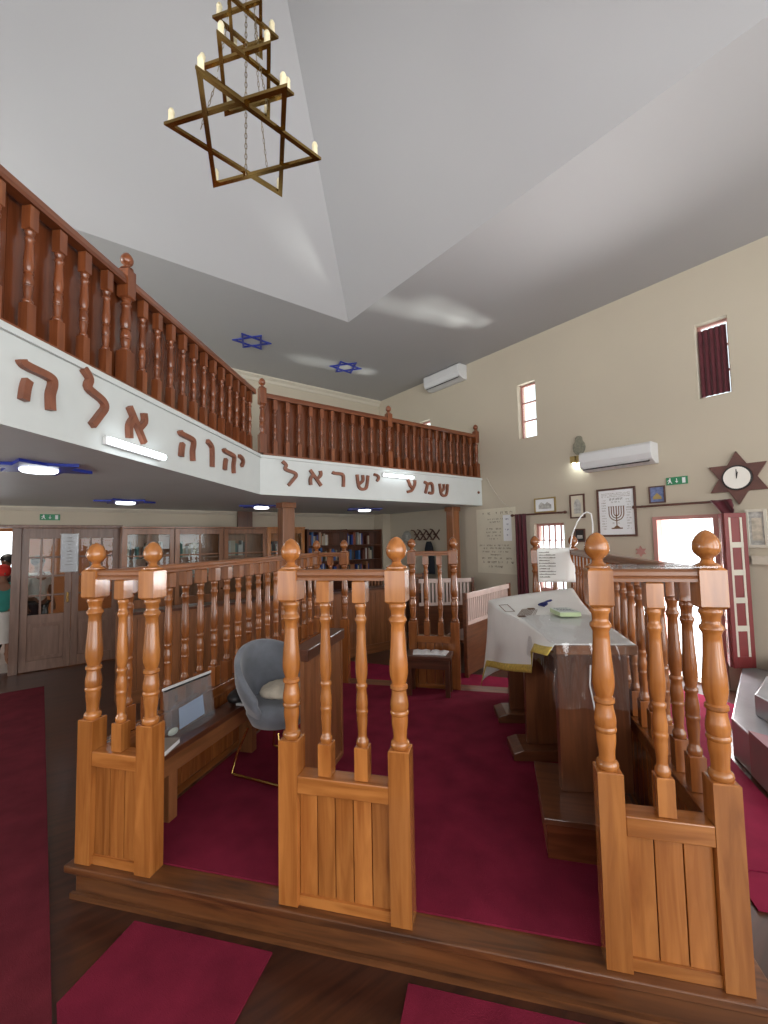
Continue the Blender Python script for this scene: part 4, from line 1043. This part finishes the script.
# ------------------------------------------------------------------ marble steps and the burgundy cushion at right
struct('step', MB().prism([(-.002, -6.62), (-1.83, -6.98), (-2.31, -7.30), (-2.6, -8.6), (-.002, -8.6)], .001, .30), 'marble', bevel=.01)
struct('step', MB().prism([(-.002, -6.95), (-1.62, -7.09), (-2.08, -7.5), (-2.3, -8.6), (-.002, -8.6)], .301, .47), 'marble', bevel=.01)
m2 = MB().prism([(-2.093, -7.150), (-2.335, -7.311), (-2.47, -7.80), (-2.44, -7.80), (-2.315, -7.33), (-2.098, -7.185)], .012, .33)
m2.prism([(-2.098, -7.185), (-2.315, -7.33), (-2.44, -7.80), (-2.10, -7.60)], .302, .33)
single('stair_carpet', m2, 'burgundy', 'burgundy stair carpet lying over the edge of the grey marble steps at the right edge', 'carpet', R, (0, 0, 0))

# ------------------------------------------------------------------ people in the lobby doorway
def skinned(name, joints, bones, m, parent=None, sub=2):
    me = bpy.data.meshes.new(name); me.from_pydata([j[0] for j in joints], bones, []); me.materials.append(MATS[m]); me.update()
    o = bpy.data.objects.new(name, me); C.objects.link(o)
    if parent: o.parent = parent
    md = o.modifiers.new('skin', 'SKIN'); md.use_smooth_shade = True
    sv = me.skin_vertices[0].data
    for i, j in enumerate(joints):
        r = j[1]; sv[i].radius = r if isinstance(r, tuple) else (r, r)
    sv[0].use_root = True
    ms = o.modifiers.new('sub', 'SUBSURF'); ms.levels = 1; ms.render_levels = sub
    return o
def person(label, loc, rot, hgt, top_m, low_m, hair_m, hair_name, skirt):
    k = hgt/1.70; t = thing('person', label, 'person', R, loc, rot)
    J = []; E = []
    def j(x, y, z, r): J.append(((x*k, y*k, z*k), (r[0]*k, r[1]*k) if isinstance(r, tuple) else r*k)); return len(J)-1
    pel = j(0, 0, .93, (.14, .10)); ab = j(0, 0, 1.08, (.125, .09)); chst = j(0, 0, 1.28, (.145, .10)); nk = j(0, 0, 1.44, .052); hb = j(0, -.01, 1.50, .062); hm = j(0, -.015, 1.58, (.074, .09)); ht = j(0, -.01, 1.65, (.066, .078))
    for a, b in ((pel, ab), (ab, chst), (chst, nk), (nk, hb), (hb, hm), (hm, ht)): E.append((a, b))
    for s in (-1, 1):
        sh = j(s*.17, 0, 1.37, .056); el = j(s*.235, .015, 1.10, .040); wr = j(s*.245, -.06, .87, .027); pa = j(s*.245, -.075, .80, (.034, .018))
        E += [(chst, sh), (sh, el), (el, wr), (wr, pa)]
        for f in range(4): a = j(s*.245+(f-1.5)*.0, -.105+.019*f, .755, .0085); b = j(s*.243, -.105+.019*f+.004, .715+.006*abs(f-1.5), .007); E += [(pa, a), (a, b)]
        th = j(s*.232, -.115, .79, .009); t2 = j(s*.226, -.13, .755, .008); E += [(pa, th), (th, t2)]
        hp = j(s*.09, 0, .88, .085); kn = j(s*.095, -.01, .50, .055); an = j(s*.095, .015, .09, .036); to = j(s*.10, -.13, .035, (.040, .028)); E += [(pel, hp), (hp, kn), (kn, an), (an, to)]
    skinned('body', J, E, 'skin', t)
    # face
    f = MB(); f.ball((0, -.105*k, 1.565*k), .012*k, .018*k, .02*k, 8, 6); part('nose', f, 'skin', t, smooth=60)
    f = MB(); f.ball((-.03*k, -.098*k, 1.59*k), .012*k, .008*k, .008*k, 8, 6); f.ball((.03*k, -.098*k, 1.59*k), .012*k, .008*k, .008*k, 8, 6); part('eyes', f, 'paper', t, smooth=60)
    f = MB(); f.ball((0, -.096*k, 1.525*k), .025*k, .008*k, .007*k, 8, 6); part('mouth', f, 'burgundy', t, smooth=60)
    hr = MB(); g = 1.22 if hair_name == 'head_wrap' else 1; hr.ball((0, .018*k, 1.615*k-.03*(g-1)), .098*k*g, .112*k*g, .095*k*g, 18, 12); part(hair_name, hr, hair_m, t, smooth=60)
    # shirt
    J2 = []; E2 = []
    def j2(x, y, z, r): J2.append(((x*k, y*k, z*k), (r[0]*k, r[1]*k) if isinstance(r, tuple) else r*k)); return len(J2)-1
    a = j2(0, 0, .86, (.165, .125)); b = j2(0, 0, 1.08, (.148, .112)); c = j2(0, 0, 1.28, (.165, .118)); d_ = j2(0, 0, 1.40, (.09, .07)); E2 += [(a, b), (b, c), (c, d_)]
    for s in (-1, 1):
        e = j2(s*.175, 0, 1.36, .072); f_ = j2(s*.225, .01, 1.16, .058); E2 += [(c, e), (e, f_)]
    skinned('shirt', J2, E2, top_m, t)
    if skirt:
        sk = MB().lathe([(.40*k, .22*k), (.55*k, .205*k), (.75*k, .185*k), (.92*k, .165*k)], 24); part('skirt', sk, low_m, t, smooth=60)
    else:
        J3 = [((0, 0, .95*k), (.16*k, .12*k))]; E3 = []
        for s in (-1, 1):
            n0 = len(J3); J3 += [((s*.09*k, 0, .86*k), .10*k), ((s*.098*k, -.01*k, .50*k), .078*k), ((s*.10*k, .01*k, .10*k), .062*k)]; E3 += [(0, n0), (n0, n0+1), (n0+1, n0+2)]
        skinned('trousers', J3, E3, low_m, t)
    return t
person('person in teal top and red head wrap standing in the doorway at left edge', (-6.70, .72, .006), 15, 1.50, 'teal', 'lobbyfloor', 'redcloth', 'head_wrap', True)
person('person in dark clothes standing behind the teal top in the left doorway', (-6.70, 1.55, .006), -30, 1.66, 'darkcloth', 'darkcloth', 'black', 'hair', False)
person('person in white top and dark trousers seen through the panes of the left door', (-6.28, 1.35, .006), 40, 1.62, 'cloth', 'darkcloth', 'black', 'hair', False)

# ------------------------------------------------------------------ light
W = bpy.data.worlds.new('sky'); S.world = W; W.use_nodes = True; nt = W.node_tree
tc = nt.nodes.new('ShaderNodeTexCoord'); sx = nt.nodes.new('ShaderNodeSeparateXYZ'); mr = nt.nodes.new('ShaderNodeMapRange')
mr.inputs['From Min'].default_value = -.25; mr.inputs['From Max'].default_value = .15; mr.inputs['To Min'].default_value = 7.0; mr.inputs['To Max'].default_value = 2.6
nt.links.new(tc.outputs['Generated'], sx.inputs[0]); nt.links.new(sx.outputs['Z'], mr.inputs['Value']); nt.links.new(mr.outputs[0], nt.nodes['Background'].inputs['Strength'])
bg = nt.nodes['Background']; bg.inputs['Color'].default_value = (.93, .97, 1, 1); bg.inputs['Strength'].default_value = 3.2
def area(name, fr, loc, size, sy, power, look, col=(1, 1, 1)):
    l = bpy.data.lights.new(name, 'AREA'); l.shape = 'RECTANGLE'; l.size = size; l.size_y = sy; l.energy = power; l.color = col
    o = bpy.data.objects.new(name, l); C.objects.link(o); o.location = fr.w(*loc)
    d = fr.w(*look)-fr.w(*loc); o.rotation_euler = d.to_track_quat('-Z', 'Y').to_euler(); return o
# daylight through the openings
area('daylight_doorway', R, (.35, -6.14, 1.05), 1.9, .66, 230, (-3, -6.3, .6), (1, .95, .95))
area('daylight_window', R, (.30, -4.3, 1.5), 1.0, .45, 30, (-3, -4.3, .8))
for x in (-9.2, -6.7, -4.2, -1.7): area('daylight_front_windows', R, (x, QN-.3, 2.3), 1.7, 3.2, 108, (x, -6, 1.5), (1, .98, .95))
area('gallery_ceiling_fill', R, (PL-.4, -3.2, 3.5), 1.3, 4.4, 520, (-6, -3.0, 4.8), (1, .98, .95))  # added fill outside the invented high opening, brightens the flat gallery ceiling
b2 = area('sunlit_paving_bounce', R, (.95, -6.1, .12), 1.1, .9, 60, (-.5, -5.9, 3.0), (1, .97, .95)); b2.data.spread = rad(80)
for (sx_, sy_, tx_, ty_, tz_, en) in ((6.5, -5.1, 0, -3.99, 3.88, 5200), (5.0, -4.2, 0, -4.0, 3.9, 3000), (5.6, -2.3, 0, -1.56, 3.8, 4200)):
    sl = bpy.data.lights.new('sun_glint_off_paving', 'SPOT'); sl.energy = en; sl.spot_size = rad(9); sl.spot_blend = .4; sl.shadow_soft_size = .35; sl.color = (1, .97, .90)
    so = bpy.data.objects.new('sun_glint_off_paving', sl); C.objects.link(so); so.location = R.w(sx_, sy_, .3)
    so.rotation_euler = (R.w(tx_, ty_, tz_)-R.w(sx_, sy_, .3)).to_track_quat('-Z', 'Y').to_euler()
area('lobby_lamp', R, (-7.0, 1.6, 2.55), .6, .6, 14, (-7.0, 1.6, 0), (1, .9, .78))
for dy in (-.047, .047):
    pl = bpy.data.lights.new('sconce_glow', 'POINT'); pl.energy = 1.1; pl.shadow_soft_size = .02; pl.color = (.92, 1, .95)
    po = bpy.data.objects.new('sconce_glow', pl); C.objects.link(po); po.location = R.w(-.07, -4.84+dy, 2.83)
S.view_settings.view_transform = 'Standard'; S.view_settings.look = 'None'; S.view_settings.gamma = 1
S.view_settings.use_curve_mapping = False; S.view_settings.exposure = -.38
S.cycles.use_denoising = True
S.cycles.max_bounces = 8; S.cycles.diffuse_bounces = 5; S.cycles.transparent_max_bounces = 16
S.cycles.sample_clamp_indirect = 6; S.cycles.caustics_reflective = False; S.cycles.caustics_refractive = False
